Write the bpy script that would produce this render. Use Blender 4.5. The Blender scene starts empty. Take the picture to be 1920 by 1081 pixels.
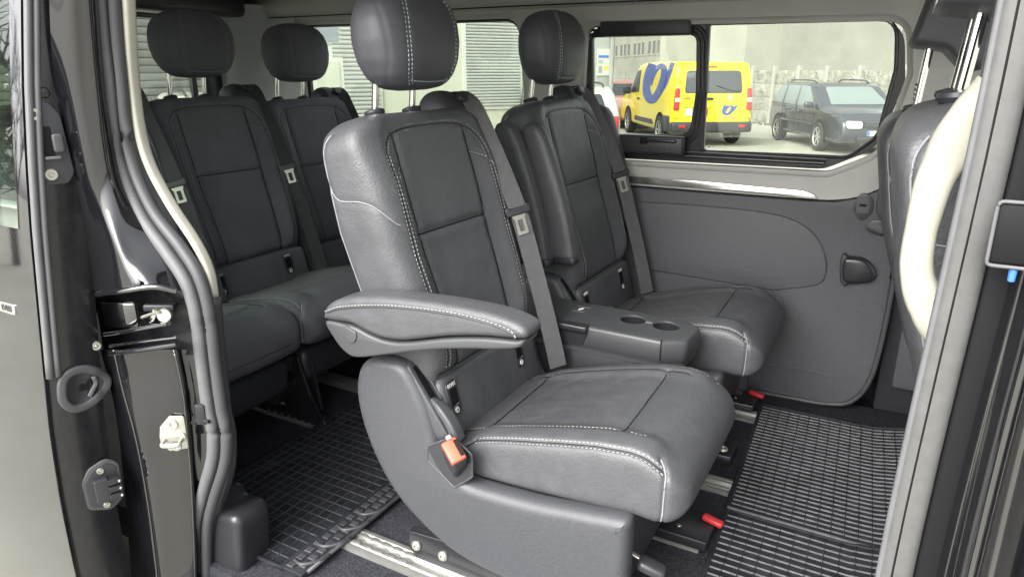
import bpy, bmesh, math, random
import numpy as np
from mathutils import Vector, Matrix
from mathutils.geometry import tessellate_polygon
R_ = math.radians
random.seed(7); RNG = np.random.RandomState(5)
scene = bpy.context.scene
COL = scene.collection

# ------------------------------------------------------------------ camera
cam_d = bpy.data.cameras.new('camera'); cam = bpy.data.objects.new('camera', cam_d); COL.objects.link(cam)
cam.location = (0, 0, 1.08)
cam.rotation_euler = (R_(90 - 17.5), 0, R_(29))
cam_d.sensor_width = 36; cam_d.lens = 36 * 1300 / 1920
cam_d.clip_start = 0.02; cam_d.clip_end = 2000
scene.camera = cam
# ------------------------------------------------------------------ overcast sky
SUN_EL, SUN_ROT = R_(40), R_(190)
world = bpy.data.worlds.new('World'); scene.world = world; world.use_nodes = True
wn = world.node_tree; wn.nodes.clear()
sky = wn.nodes.new('ShaderNodeTexSky'); sky.sky_type = 'NISHITA'; sky.sun_disc = False
sky.sun_elevation = SUN_EL; sky.sun_rotation = SUN_ROT; sky.air_density = 1.0; sky.dust_density = 4.0; sky.ozone_density = 1.0
hsv = wn.nodes.new('ShaderNodeHueSaturation'); hsv.inputs['Saturation'].default_value = 0.16
bg = wn.nodes.new('ShaderNodeBackground'); bg.inputs['Strength'].default_value = 0.15
wo = wn.nodes.new('ShaderNodeOutputWorld')
wn.links.new(sky.outputs[0], hsv.inputs['Color']); wn.links.new(hsv.outputs[0], bg.inputs['Color']); wn.links.new(bg.outputs[0], wo.inputs['Surface'])
sun_d = bpy.data.lights.new('sun', 'SUN'); sun = bpy.data.objects.new('sun', sun_d); COL.objects.link(sun)
sun_d.energy = 1.4; sun_d.angle = R_(60); sun_d.color = (1.0, 0.97, 0.9)
# the sun stands behind and to the right of the camera: sky rotation measured from +Y towards +X
sdir = Vector((math.sin(SUN_ROT) * math.cos(SUN_EL), math.cos(SUN_ROT) * math.cos(SUN_EL), math.sin(SUN_EL)))
sun.rotation_euler = sdir.to_track_quat('Z', 'Y').to_euler()
vs = scene.view_settings
vs.view_transform = 'Standard'; vs.look = 'None'; vs.gamma = 1.0; vs.use_curve_mapping = False
vs.exposure = 1.8

# ------------------------------------------------------------------ materials
def mat(name, col, rough=0.5, metal=0.0, spec=0.5, bump=None, var=None, coat=0.0, ior=None, sheen=0.0, voro=None, emit=None):
    m = bpy.data.materials.new(name); m.use_nodes = True
    nt = m.node_tree; b = nt.nodes['Principled BSDF']
    b.inputs['Base Color'].default_value = (*col, 1); b.inputs['Roughness'].default_value = rough
    b.inputs['Metallic'].default_value = metal; b.inputs['Specular IOR Level'].default_value = spec
    if ior: b.inputs['IOR'].default_value = ior
    if coat: b.inputs['Coat Weight'].default_value = coat; b.inputs['Coat Roughness'].default_value = 0.03
    if sheen: b.inputs['Sheen Weight'].default_value = sheen; b.inputs['Sheen Roughness'].default_value = 0.5
    tc = nt.nodes.new('ShaderNodeTexCoord')
    if var:   # (scale, amount, detail, rough amount)
        n = nt.nodes.new('ShaderNodeTexNoise'); n.inputs['Scale'].default_value = var[0]; n.inputs['Detail'].default_value = var[2] if len(var) > 2 else 4; n.inputs['Roughness'].default_value = 0.62
        nt.links.new(tc.outputs['Object'], n.inputs['Vector'])
        r = nt.nodes.new('ShaderNodeMapRange'); r.inputs['From Min'].default_value = 0.3; r.inputs['From Max'].default_value = 0.7
        r.inputs['To Min'].default_value = 1 - var[1]; r.inputs['To Max'].default_value = 1 + var[1]
        nt.links.new(n.outputs['Fac'], r.inputs['Value'])
        mx = nt.nodes.new('ShaderNodeVectorMath'); mx.operation = 'SCALE'; mx.inputs[0].default_value = col
        nt.links.new(r.outputs[0], mx.inputs['Scale']); nt.links.new(mx.outputs[0], b.inputs['Base Color'])
        if len(var) > 3:
            r2 = nt.nodes.new('ShaderNodeMapRange'); r2.inputs['From Min'].default_value = 0.3; r2.inputs['From Max'].default_value = 0.7
            r2.inputs['To Min'].default_value = max(0.02, rough - var[3]); r2.inputs['To Max'].default_value = min(1, rough + var[3])
            nt.links.new(n.outputs['Fac'], r2.inputs['Value']); nt.links.new(r2.outputs[0], b.inputs['Roughness'])
    hsrc = None
    if bump:  # list of (scale, strength)
        prev = None
        for sc, st, kind in bump:
            if kind == 'v':
                t = nt.nodes.new('ShaderNodeTexVoronoi'); t.inputs['Scale'].default_value = sc; out = t.outputs['Distance']
            elif kind == 'w':
                t = nt.nodes.new('ShaderNodeTexWave'); t.inputs['Scale'].default_value = sc; t.inputs['Distortion'].default_value = 0.5; out = t.outputs['Fac']
            else:
                t = nt.nodes.new('ShaderNodeTexNoise'); t.inputs['Scale'].default_value = sc; t.inputs['Detail'].default_value = 3; out = t.outputs['Fac']
            nt.links.new(tc.outputs['Object'], t.inputs['Vector'])
            bp = nt.nodes.new('ShaderNodeBump'); bp.inputs['Strength'].default_value = st; bp.inputs['Distance'].default_value = 0.5 / sc
            nt.links.new(out, bp.inputs['Height'])
            if prev: nt.links.new(prev.outputs[0], bp.inputs['Normal'])
            prev = bp
        nt.links.new(prev.outputs[0], b.inputs['Normal'])
    if emit: b.inputs['Emission Color'].default_value = (*emit[0], 1); b.inputs['Emission Strength'].default_value = emit[1]
    return m

def glass_mat(name, tint, refl_ior=1.5, rough=0.0):
    m = bpy.data.materials.new(name); m.use_nodes = True; nt = m.node_tree; nt.nodes.clear()
    o = nt.nodes.new('ShaderNodeOutputMaterial'); mx = nt.nodes.new('ShaderNodeMixShader')
    fr = nt.nodes.new('ShaderNodeFresnel'); fr.inputs['IOR'].default_value = refl_ior
    ge = nt.nodes.new('ShaderNodeNewGeometry'); mr = nt.nodes.new('ShaderNodeMapRange')      # leaving face: invert the IOR so a thin pane never mirrors totally
    mr.inputs['To Min'].default_value = refl_ior; mr.inputs['To Max'].default_value = 1 / refl_ior
    nt.links.new(ge.outputs['Backfacing'], mr.inputs['Value']); nt.links.new(mr.outputs[0], fr.inputs['IOR'])
    tr = nt.nodes.new('ShaderNodeBsdfTransparent'); tr.inputs['Color'].default_value = (*tint, 1)
    gl = nt.nodes.new('ShaderNodeBsdfGlossy'); gl.inputs['Roughness'].default_value = rough
    nt.links.new(fr.outputs[0], mx.inputs[0]); nt.links.new(tr.outputs[0], mx.inputs[1]); nt.links.new(gl.outputs[0], mx.inputs[2]); nt.links.new(mx.outputs[0], o.inputs[0])
    return m

M = {}
M['leather'] = mat('leather', (0.066, 0.068, 0.074), 0.45, spec=0.5, bump=[(330, 0.30, 'v'), (130, 0.14, 'n'), (20, 0.08, 'n')], var=(30, 0.10, 9, 0.05))
M['leather_insert'] = mat('leather_insert', (0.076, 0.078, 0.084), 0.50, spec=0.45, bump=[(330, 0.30, 'v'), (150, 0.16, 'n'), (11, 0.14, 'n')], var=(26, 0.10, 9, 0.05))
M['leather_dark'] = mat('leather_dark', (0.040, 0.041, 0.047), 0.5, spec=0.45, bump=[(480, 0.2, 'v')], var=(12, 0.12, 4, 0.05))
M['shell'] = mat('shell_plastic', (0.053, 0.055, 0.062), 0.46, spec=0.5, bump=[(420, 0.35, 'n')], var=(200, 0.14, 6, 0.04))
M['wall_plastic'] = mat('wall_plastic', (0.076, 0.078, 0.087), 0.55, spec=0.45, bump=[(300, 0.5, 'n')], var=(160, 0.13, 7, 0.04))
M['black_plastic'] = mat('black_plastic', (0.028, 0.029, 0.034), 0.42, spec=0.5, bump=[(800, 0.15, 'n')])
M['satin_black'] = mat('satin_black', (0.020, 0.020, 0.024), 0.3, spec=0.5)
M['console'] = mat('console_plastic', (0.056, 0.058, 0.062), 0.40, spec=0.5, bump=[(900, 0.1, 'n')])
M['paint'] = mat('black_paint', (0.007, 0.007, 0.009), 0.045, spec=0.9, ior=1.75, coat=1.0, var=(40, 0.3, 6), bump=[(160, 0.012, 'n')])
M['paint_mid'] = mat('black_paint_mid', (0.007, 0.007, 0.009), 0.045, spec=0.6, ior=1.55, coat=0.7)
M['paint_soft'] = mat('black_paint_soft', (0.009, 0.009, 0.014), 0.10, spec=0.4, ior=1.45, coat=0.15, var=(30, 0.4, 8, 0.04))
M['paint_dirty'] = mat('black_paint_jamb', (0.010, 0.010, 0.013), 0.16, spec=0.8, ior=1.6, coat=0.35, var=(30, 0.5, 8, 0.1), bump=[(120, 0.03, 'n')])
M['edge_black'] = mat('door_edge_black', (0.012, 0.012, 0.014), 0.22, spec=0.5, var=(60, 0.25, 8, 0.04))
M['rubber'] = mat('seal_rubber', (0.105, 0.106, 0.112), 0.55, spec=0.5, bump=[(260, 0.12, 'n')], var=(30, 0.08))
M['rubber_light'] = mat('seal_rubber_worn', (0.085, 0.085, 0.084), 0.5, spec=0.5, bump=[(400, 0.15, 'n')], var=(60, 0.10, 9, 0.06))
M['rubber_dark'] = mat('rubber_dark', (0.055, 0.055, 0.06), 0.5, bump=[(300, 0.1, 'n')])
M['cream'] = mat('cream_trim', (0.31, 0.302, 0.255), 0.5, bump=[(400, 0.12, 'n')], var=(9, 0.10, 8, 0.08))
M['cream_gap'] = mat('cream_gap', (0.30, 0.29, 0.25), 0.6)
M['headliner'] = mat('headliner', (0.42, 0.42, 0.41), 0.85, spec=0.2, bump=[(700, 0.3, 'n')], var=(8, 0.05))
M['trim_grey'] = mat('trim_grey', (0.44, 0.435, 0.41), 0.6, spec=0.35, bump=[(800, 0.2, 'n')], var=(10, 0.04))
M['pillar_grey'] = mat('pillar_grey', (0.44, 0.44, 0.45), 0.75, spec=0.25, bump=[(700, 0.4, 'n')], var=(9, 0.06))
M['alu'] = mat('aluminium', (0.46, 0.46, 0.44), 0.36, metal=0.75, bump=[(300, 0.05, 'n')], var=(25, 0.12, 4, 0.08))
M['silver_trim'] = mat('silver_trim', (0.62, 0.62, 0.58), 0.22, metal=0.9, var=(5, 0.15))
M['chrome'] = mat('chrome', (0.85, 0.85, 0.83), 0.05, metal=1.0)
M['steel'] = mat('zinc_steel', (0.42, 0.415, 0.37), 0.4, metal=0.7, var=(40, 0.15))
M['black_steel'] = mat('black_steel', (0.016, 0.016, 0.019), 0.3, spec=0.6)
M['carpet'] = mat('carpet', (0.030, 0.031, 0.037), 1.0, spec=0.1, bump=[(450, 1.0, 'n'), (200, 0.6, 'n')], var=(260, 0.75, 5))
M['mat_base'] = mat('mat_base', (0.014, 0.015, 0.020), 0.65, spec=0.4, var=(24, 0.6, 9, 0.12), bump=[(260, 0.3, 'n')])
M['mat_rib'] = mat('mat_rib', (0.12, 0.121, 0.126), 0.33, spec=0.6, var=(30, 0.3, 5))  # gloss on the rubber ribs put into a lighter base colour
M['mat_rib_dull'] = mat('mat_rib_dull', (0.045, 0.046, 0.052), 0.45, spec=0.5, var=(30, 0.3, 5))
M['belt'] = mat('belt_webbing', (0.105, 0.105, 0.108), 0.75, spec=0.35, bump=[(420, 0.5, 'w')], var=(60, 0.1))
M['belt_dark'] = mat('belt_webbing_dark', (0.045, 0.045, 0.052), 0.75, spec=0.3, bump=[(420, 0.5, 'w')])
M['stitch'] = mat('stitch_thread', (0.36, 0.36, 0.345), 0.7)
M['stitch_dark'] = mat('stitch_thread_grey', (0.22, 0.22, 0.24), 0.7)
M['orange'] = mat('buckle_orange', (0.56, 0.10, 0.055), 0.4, emit=None)
M['red'] = mat('lever_red', (0.50, 0.03, 0.035), 0.4)
M['white_print'] = mat('white_print', (0.75, 0.75, 0.73), 0.6)
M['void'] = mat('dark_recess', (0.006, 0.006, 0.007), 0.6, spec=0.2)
M['glass'] = glass_mat('window_glass', (0.88, 0.92, 0.88), 1.62)
M['glass_dark'] = glass_mat('privacy_glass', (0.80, 0.86, 0.81), 1.5)
M['glass_car'] = mat('car_glass', (0.03, 0.035, 0.037), 0.05, spec=0.8, ior=1.6)
M['glass_pale'] = mat('car_glass_pale', (0.17, 0.21, 0.20), 0.08, spec=0.8, ior=1.6)

# ------------------------------------------------------------------ mesh helpers
OFF = {}
def root(name, loc, label, cat, group=None):
    o = bpy.data.objects.new(name, None); COL.objects.link(o); o.location = loc
    o.empty_display_size = 0.05
    o['label'] = label; o['category'] = cat
    if group: o['group'] = group
    OFF[o.name] = np.array(loc, float)
    return o
def tag(o, label, cat, group=None, kind=None):
    if label: o['label'] = label
    if cat: o['category'] = cat
    if group: o['group'] = group
    if kind: o['kind'] = kind
    return o
def mesh(name, V, Fc, m, smooth=35):
    me = bpy.data.meshes.new(name)
    me.from_pydata([tuple(map(float, v)) for v in V], [], [tuple(int(i) for i in f) for f in Fc])
    bm = bmesh.new(); bm.from_mesh(me); bmesh.ops.recalc_face_normals(bm, faces=bm.faces); bm.to_mesh(me); bm.free()
    if smooth:
        me.shade_smooth()
        if smooth < 180: me.set_sharp_from_angle(angle=R_(smooth))
    if m is not None: me.materials.append(M[m] if isinstance(m, str) else m)
    me.update()
    return me
def obj(name, VF, m, parent=None, smooth=35, kind=None, label=None, free=False):
    """VF in world coordinates (or in the root's own frame when the root sits at the origin)"""
    V, Fc = VF
    V = np.array(V, float)
    if parent is not None and not free: V = V - OFF[parent.name]
    o = bpy.data.objects.new(name, mesh(name, V, Fc, m, smooth)); COL.objects.link(o)
    if parent is not None:
        o.parent = parent; OFF[o.name] = OFF[parent.name]
    if kind: o['kind'] = kind
    if label: o['label'] = label
    return o
def inst(name, me, parent, loc=(0, 0, 0), rot=(0, 0, 0), scale=(1, 1, 1)):
    """piece that shares mesh data; loc in world coordinates"""
    o = bpy.data.objects.new(name, me); COL.objects.link(o)
    if parent is not None:
        o.parent = parent; OFF[o.name] = OFF[parent.name]
        o.location = tuple(np.array(loc, float) - OFF[parent.name])
    else: o.location = loc
    o.rotation_euler = rot; o.scale = scale
    return o
def cat(*parts):
    V = []; Fc = []
    for v, f in parts:
        b = len(V); V.extend([tuple(p) for p in v]); Fc.extend([tuple(i + b for i in q) for q in f])
    return V, Fc
def xf(VF, mtx):
    return [tuple(mtx @ Vector(v)) for v in VF[0]], VF[1]
def loft(rows, closed=True, caps=(True, True), loop=False):
    rows = np.asarray(rows, float); Rn, Cn = rows.shape[:2]
    V = rows.reshape(-1, 3).tolist(); Fc = []
    for i in range(Rn if loop else Rn - 1):
        a = i * Cn; b = ((i + 1) % Rn) * Cn
        for j in range(Cn if closed else Cn - 1):
            k = (j + 1) % Cn
            Fc.append((a + j, a + k, b + k, b + j))
    if closed and not loop:
        for e, on in ((0, caps[0]), (Rn - 1, caps[1])):
            if not on: continue
            c = len(V); V.append(tuple(rows[e].mean(0)))
            for j in range(Cn): Fc.append((e * Cn + j, e * Cn + (j + 1) % Cn, c))
    return V, Fc
def box(c, s, r=0.0, seg=2, rot=None):
    """rounded box, centre c, full size s"""
    bm = bmesh.new(); bmesh.ops.create_cube(bm, size=1)
    for v in bm.verts: v.co = Vector((v.co.x * s[0], v.co.y * s[1], v.co.z * s[2]))
    if r > 0: bmesh.ops.bevel(bm, geom=bm.edges[:], offset=min(r, min(s) * 0.49), segments=seg, affect='EDGES', profile=0.5)
    mt = Matrix.Translation(c) @ (rot.to_matrix().to_4x4() if rot is not None else Matrix())
    bm.verts.index_update()
    V = [tuple(mt @ v.co) for v in bm.verts]; Fc = [[v.index for v in f.verts] for f in bm.faces]; bm.free()
    return V, Fc
from mathutils import Euler
def E(x=0, y=0, z=0): return Euler((R_(x), R_(y), R_(z)))
def catmull(P, n=6, closed=False):
    P = [np.array(p, float) for p in P]; out = []; L = len(P)
    rng = range(L) if closed else range(L - 1)
    for i in rng:
        p1, p2 = P[i], P[(i + 1) % L]
        p0 = P[i - 1] if (closed or i > 0) else 2 * p1 - p2
        p3 = P[(i + 2) % L] if (closed or i + 2 < L) else 2 * p2 - p1
        for k in range(n):
            t = k / n
            out.append(0.5 * ((2 * p1) + (-p0 + p2) * t + (2 * p0 - 5 * p1 + 4 * p2 - p3) * t * t + (-p0 + 3 * p1 - 3 * p2 + p3) * t ** 3))
    if not closed: out.append(P[-1])
    return np.array(out)
def resample(P, step, closed=False):
    P = np.asarray(P, float)
    if closed: P = np.vstack([P, P[:1]])
    d = np.r_[0, np.cumsum(np.linalg.norm(np.diff(P, axis=0), axis=1))]
    n = max(2, int(round(d[-1] / step)) + 1)
    s = np.linspace(0, d[-1], n)
    Q = np.stack([np.interp(s, d, P[:, k]) for k in range(P.shape[1])], 1)
    return Q[:-1] if closed else Q
def roundpoly(pts, n=5):
    """pts: (x, y, r) -> 2D outline with rounded corners"""
    out = []; L = len(pts)
    for i in range(L):
        p = np.array(pts[i][:2], float); r = pts[i][2] if len(pts[i]) > 2 else 0
        a = np.array(pts[i - 1][:2], float) - p; b = np.array(pts[(i + 1) % L][:2], float) - p
        la, lb = np.linalg.norm(a), np.linalg.norm(b); a /= la; b /= lb
        if r <= 1e-6: out.append(p); continue
        ang = math.acos(max(-1, min(1, a @ b))); d = min(r / math.tan(ang / 2), la * 0.49, lb * 0.49)
        p0, p2 = p + a * d, p + b * d
        for k in range(n + 1):
            t = k / n
            out.append((1 - t) ** 2 * p0 + 2 * t * (1 - t) * p + t * t * p2)
    return np.array(out)
def inset2d(P, d):
    """inset closed outline by d along its inward normals"""
    P = np.asarray(P, float); area = 0.5 * np.sum(P[:, 0] * np.roll(P[:, 1], -1) - np.roll(P[:, 0], -1) * P[:, 1])
    e = np.roll(P, -1, 0) - P; e /= np.maximum(1e-9, np.linalg.norm(e, axis=1))[:, None]
    nrm = np.stack([-e[:, 1], e[:, 0]], 1) * (1 if area > 0 else -1)
    n2 = nrm + np.roll(nrm, 1, 0); l = np.linalg.norm(n2, axis=1); n2 /= np.maximum(l, 1e-6)[:, None]
    k = 1 / np.maximum(0.5, (n2 * nrm).sum(1))
    return P + n2 * (d * k)[:, None]
def prism(outline, a, b, r=0.0, seg=4, mapf=None, fill=True):
    """outline 2D (u,v) swept from depth a to b with rounded rims; mapf(u,v,d)->xyz (default x=u, y=d, z=v)"""
    P = np.asarray(outline, float); sgn = 1 if b > a else -1
    prof = []
    for k in range(seg + 1):
        t = math.pi / 2 * k / seg
        prof.append((r * (1 - math.sin(t)), a + sgn * r * (1 - math.cos(t))) if r > 0 else (0, a))
        if r <= 0: break
    prof2 = [(i, a + b - d) for i, d in reversed(prof)]
    rings = prof + prof2
    mf = mapf or (lambda u, v, d: (u, d, v))
    n = len(P); V = []; Fc = []
    for i, d in rings:
        Q = inset2d(P, i) if i > 1e-9 else P
        V.extend([mf(u, v, d) for u, v in Q])
    for k in range(len(rings) - 1):
        for j in range(n):
            j2 = (j + 1) % n
            Fc.append((k * n + j, k * n + j2, (k + 1) * n + j2, (k + 1) * n + j))
    if fill:
        Q = inset2d(P, rings[0][0]) if rings[0][0] > 1e-9 else P
        tris = tessellate_polygon([[Vector((u, v, 0)) for u, v in Q]])
        last = (len(rings) - 1) * n
        for t in tris:
            Fc.append(tuple(t)); Fc.append(tuple(last + i for i in reversed(t)))
    return V, Fc
def plate(outer, holes, depth, mapf, lip=0.0):
    """flat plate with holes: front face at d=0, holes' reveals run to d=depth"""
    loops = [np.asarray(outer, float)] + [np.asarray(h, float) for h in holes]
    tris = tessellate_polygon([[Vector((u, v, 0)) for u, v in L] for L in loops])
    flat = np.vstack(loops); V = [mapf(u, v, 0) for u, v in flat]; Fc = [tuple(t) for t in tris]
    st = 0
    for li, L in enumerate(loops):
        n = len(L); prev = list(range(st, st + n)); st += n
        rings = [(0, depth)] if not lip or li == 0 else [(lip * 0.08, lip * 0.3), (lip * 0.3, lip * 0.72), (lip * 0.62, lip * .95), (lip, lip), (lip, depth)]
        for ins, d in rings:
            Q = inset2d(L, ins) if ins else L
            b = len(V); V.extend([mapf(u, v, d) for u, v in Q])
            cur = list(range(b, b + n))
            for j in range(n): Fc.append((prev[j], prev[(j + 1) % n], cur[(j + 1) % n], cur[j]))
            prev = cur
    return V, Fc
def frames(P):
    P = np.asarray(P, float); T = np.gradient(P, axis=0); T /= np.maximum(1e-9, np.linalg.norm(T, axis=1))[:, None]
    return T
def sweep(path, section, up=(0, 0, 1), closed_sec=True, caps=True, loop=False, scale=None):
    """section: list of (a,b): a along side = T x up, b along up'"""
    P = np.asarray(path, float); T = frames(P) if not loop else None
    if loop:
        T = np.roll(P, -1, 0) - np.roll(P, 1, 0); T /= np.linalg.norm(T, axis=1)[:, None]
    up = np.asarray(up, float)
    rows = []
    for i, p in enumerate(P):
        u0 = up[i] if up.ndim == 2 else up
        s = np.cross(T[i], u0); ls = np.linalg.norm(s)
        if ls < 1e-5: s = np.cross(T[i], (1, 0.01, 0)); ls = np.linalg.norm(s)
        s /= ls; u = np.cross(s, T[i]); k = 1 if scale is None else scale[i]
        rows.append([p + s * a * k + u * b * k for a, b in section])
    return loft(rows, closed=closed_sec, caps=(caps, caps), loop=loop)
def circ(r, n=10): return [(r * math.cos(2 * math.pi * k / n), r * math.sin(2 * math.pi * k / n)) for k in range(n)]
def tube(path, r, n=10, loop=False, scale=None): return sweep(path, circ(r, n), up=(0.02, 0.03, 1), loop=loop, scale=scale)
def rrect(w, h, r, n=3):
    return [tuple(p) for p in roundpoly([(-w / 2, -h / 2, r), (w / 2, -h / 2, r), (w / 2, h / 2, r), (-w / 2, h / 2, r)], n)]
def lathe(prof, n=24, mtx=None):
    """prof (r, h) turned about +Z, then mtx"""
    rows = [[(r * math.cos(2 * math.pi * k / n), r * math.sin(2 * math.pi * k / n), h) for k in range(n)] for r, h in prof]
    vf = loft(rows)
    return xf(vf, mtx) if mtx is not None else vf
def at_dir(loc, d):
    return Matrix.Translation(loc) @ Vector(d).to_track_quat('Z', 'Y').to_matrix().to_4x4()
def text_vf(s, size, mtx, depth=0.0006, align='CENTER'):
    c = bpy.data.curves.new('lettering', 'FONT'); c.body = s; c.size = size; c.align_x = align; c.align_y = 'CENTER'; c.extrude = depth; c.resolution_u = 2
    o = bpy.data.objects.new('lettering_tmp', c); COL.objects.link(o)
    dg = bpy.context.evaluated_depsgraph_get(); me = bpy.data.meshes.new_from_object(o.evaluated_get(dg))
    V = [tuple(mtx @ v.co) for v in me.vertices]; Fc = [tuple(p.vertices) for p in me.polygons]
    bpy.data.objects.remove(o); bpy.data.meshes.remove(me); bpy.data.curves.remove(c)
    return V, Fc

# ------------------------------------------------------------------ upholstery: lofted grids with seams pressed in and stitched
def sp(v, e): return np.sign(v) * np.abs(v) ** e
class Pad:
    """closed loft; every row a superellipse section. rows: dicts with o (origin), W, nf, nb, m ; a: across axis, n: normal axis"""
    def __init__(s, rows, across, C=140):
        th = np.linspace(0, 2 * math.pi, C, endpoint=False); s.C = C; s.rows = rows; s.across = np.array(across, float)
        P = []
        for r in rows:
            m = r.get('m', 4.0); c = (r['nf'] + r['nb']) / 2; hh = (r['nf'] - r['nb']) / 2
            w = r['W'] * sp(np.cos(th), 2 / m); n = c + hh * sp(np.sin(th), 2 / m)
            if 'bulge' in r:
                front = np.clip(np.sin(th), 0, 1) ** 0.5
                n = n + r['bulge'](w / max(r['W'], 1e-6)) * front * (hh / max(1e-6, r.get('hh0', hh)))
            P.append(np.array(r['o'])[None] + w[:, None] * s.across[None] + n[:, None] * np.array(r['n'])[None])
        s.P = np.array(P); s.h = np.array([r['h'] for r in rows]); s.norms()
    def norms(s):
        du = np.roll(s.P, -1, 1) - np.roll(s.P, 1, 1); dv = np.gradient(s.P, axis=0)
        N = np.cross(du, dv); l = np.linalg.norm(N, axis=2); N /= np.maximum(l, 1e-9)[..., None]
        cen = s.P.mean(1, keepdims=True)
        sg = np.sign(((s.P - cen) * N).sum(2).mean()); s.N = N * (sg if sg != 0 else 1)
    def ij(s, h, w):
        i = float(np.interp(h, s.h, np.arange(len(s.h)))) if s.h[0] < s.h[-1] else float(np.interp(-h, -s.h, np.arange(len(s.h))))
        r = s.rows[int(round(i))]; m = r.get('m', 4.0)
        c = max(-1, min(1, w / r['W'])); th = math.acos(np.sign(c) * abs(c) ** (m / 2))
        return i, th / (2 * math.pi) * s.C
    def ev(s, i, j, arr=None):
        A = s.P if arr is None else arr
        i = min(max(i, 0), len(s.h) - 1.001); i0 = int(i); fi = i - i0; j0 = int(math.floor(j)); fj = j - j0; C = s.C
        q = lambda a, b: A[a, b % C]
        return (q(i0, j0) * (1 - fj) + q(i0, j0 + 1) * fj) * (1 - fi) + (q(i0 + 1, j0) * (1 - fj) + q(i0 + 1, j0 + 1) * fj) * fi
    def line(s, pts, n=10, th=False, raw=False):
        """pts (h,w) on the front, or (h,theta) with th"""
        out = []
        P = catmull(pts, n) if len(pts) > 2 else np.linspace(pts[0], pts[1], 24)
        for h, w in P:
            if th:
                i = float(np.interp(h, s.h, np.arange(len(s.h)))); j = w / (2 * math.pi) * s.C
            else: i, j = s.ij(h, w)
            out.append((i, j))
        return out
    def press(s, ijs, depth=0.004, sig=0.005):
        Q = np.array([s.ev(i, j) for i, j in ijs]); Q = resample(Q, 0.003)
        X = s.P.reshape(-1, 3); D = np.full(len(X), 9.0)
        for q in Q: np.minimum(D, ((X - q) ** 2).sum(1), out=D)
        s.P = s.P - s.N * (depth * np.exp(-D / sig ** 2)).reshape(s.P.shape[:2])[..., None]
    def stitches(s, ijs, off=0.0, pitch=0.0090, ln=0.0060, wd=0.0015, lift=0.0012):
        Q = np.array([s.ev(i, j) for i, j in ijs]); Nn = np.array([s.ev(i, j, s.N) for i, j in ijs])
        both = resample(np.hstack([Q, Nn * 1e-6]), pitch)
        Q = both[:, :3]; Nn = both[:, 3:] * 1e6; Nn /= np.maximum(1e-9, np.linalg.norm(Nn, axis=1))[:, None]
        T = frames(Q); S = np.cross(T, Nn)
        V = []; Fc = []
        for q, n, t, b in zip(Q, Nn, T, S):
            c = q + b * off + n * lift; k = len(V)
            for du, dn, ds in ((-1, -.6, -1), (-1, -.6, 1), (1, -.6, 1), (1, -.6, -1), (-.7, 1, -.6), (-.7, 1, .6), (.7, 1, .6), (.7, 1, -.6)):
                V.append(tuple(c + t * du * ln / 2 + b * ds * wd / 2 + n * dn * wd / 2))
            for f in ((0, 1, 5, 4), (1, 2, 6, 5), (2, 3, 7, 6), (3, 0, 4, 7), (4, 5, 6, 7)): Fc.append(tuple(k + i for i in f))
        return V, Fc
    def piping(s, ijs, r=0.0022, lift=0.001, off=0.0):
        Q = np.array([s.ev(i, j) for i, j in ijs]); Nn = np.array([s.ev(i, j, s.N) for i, j in ijs])
        T = frames(Q); S = np.cross(T, Nn)
        return tube(Q + Nn * lift + S * off, r, 6)
    def patch(s, i0, i1, jw0, jw1):
        pass
    def vf(s): return loft(s.P)
# ------------------------------------------------------------------ survey helper: sight line of the photograph met with a known plane
_y, _p = R_(29), R_(17.5)
_D = np.array([-math.sin(_y) * math.cos(_p), math.cos(_y) * math.cos(_p), -math.sin(_p)]); _R = np.array([math.cos(_y), math.sin(_y), 0]); _U = np.cross(_R, _D); _C = np.array([0, 0, 1.08])
def at(px, py, X=None, Y=None, Z=None):
    d = _D + _R * (px - 960) / 1300 - _U * (py - 540.5) / 1300
    t = (X - _C[0]) / d[0] if X is not None else (Y - _C[1]) / d[1] if Y is not None else (Z - _C[2]) / d[2]
    return _C + d * t
def dist(px, py, D):
    """point at depth D along the optical axis"""
    return _C + (_D + _R * (px - 960) / 1300 - _U * (py - 540.5) / 1300) * D
def xz(px, py, Y):
    v = at(px, py, Y=Y); return (v[0], v[2])
def sm(a, b, x):
    t = np.clip((x - a) / (b - a), 0, 1); return t * t * (3 - 2 * t)

# ================================================================== SEATS
TILT = R_(14); UPV = np.array([-math.sin(TILT), 0, math.cos(TILT)]); NRM = np.array([math.cos(TILT), 0, math.sin(TILT)])
S0 = np.array([-0.60, 1.30, 0.0])            # the front seat's own base point; all seats are modelled here
B0 = np.array([-0.762, 1.30, 0.300])
def bk(h, w, n): return B0 + UPV * h + np.array([0, w, 0]) + NRM * n

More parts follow.
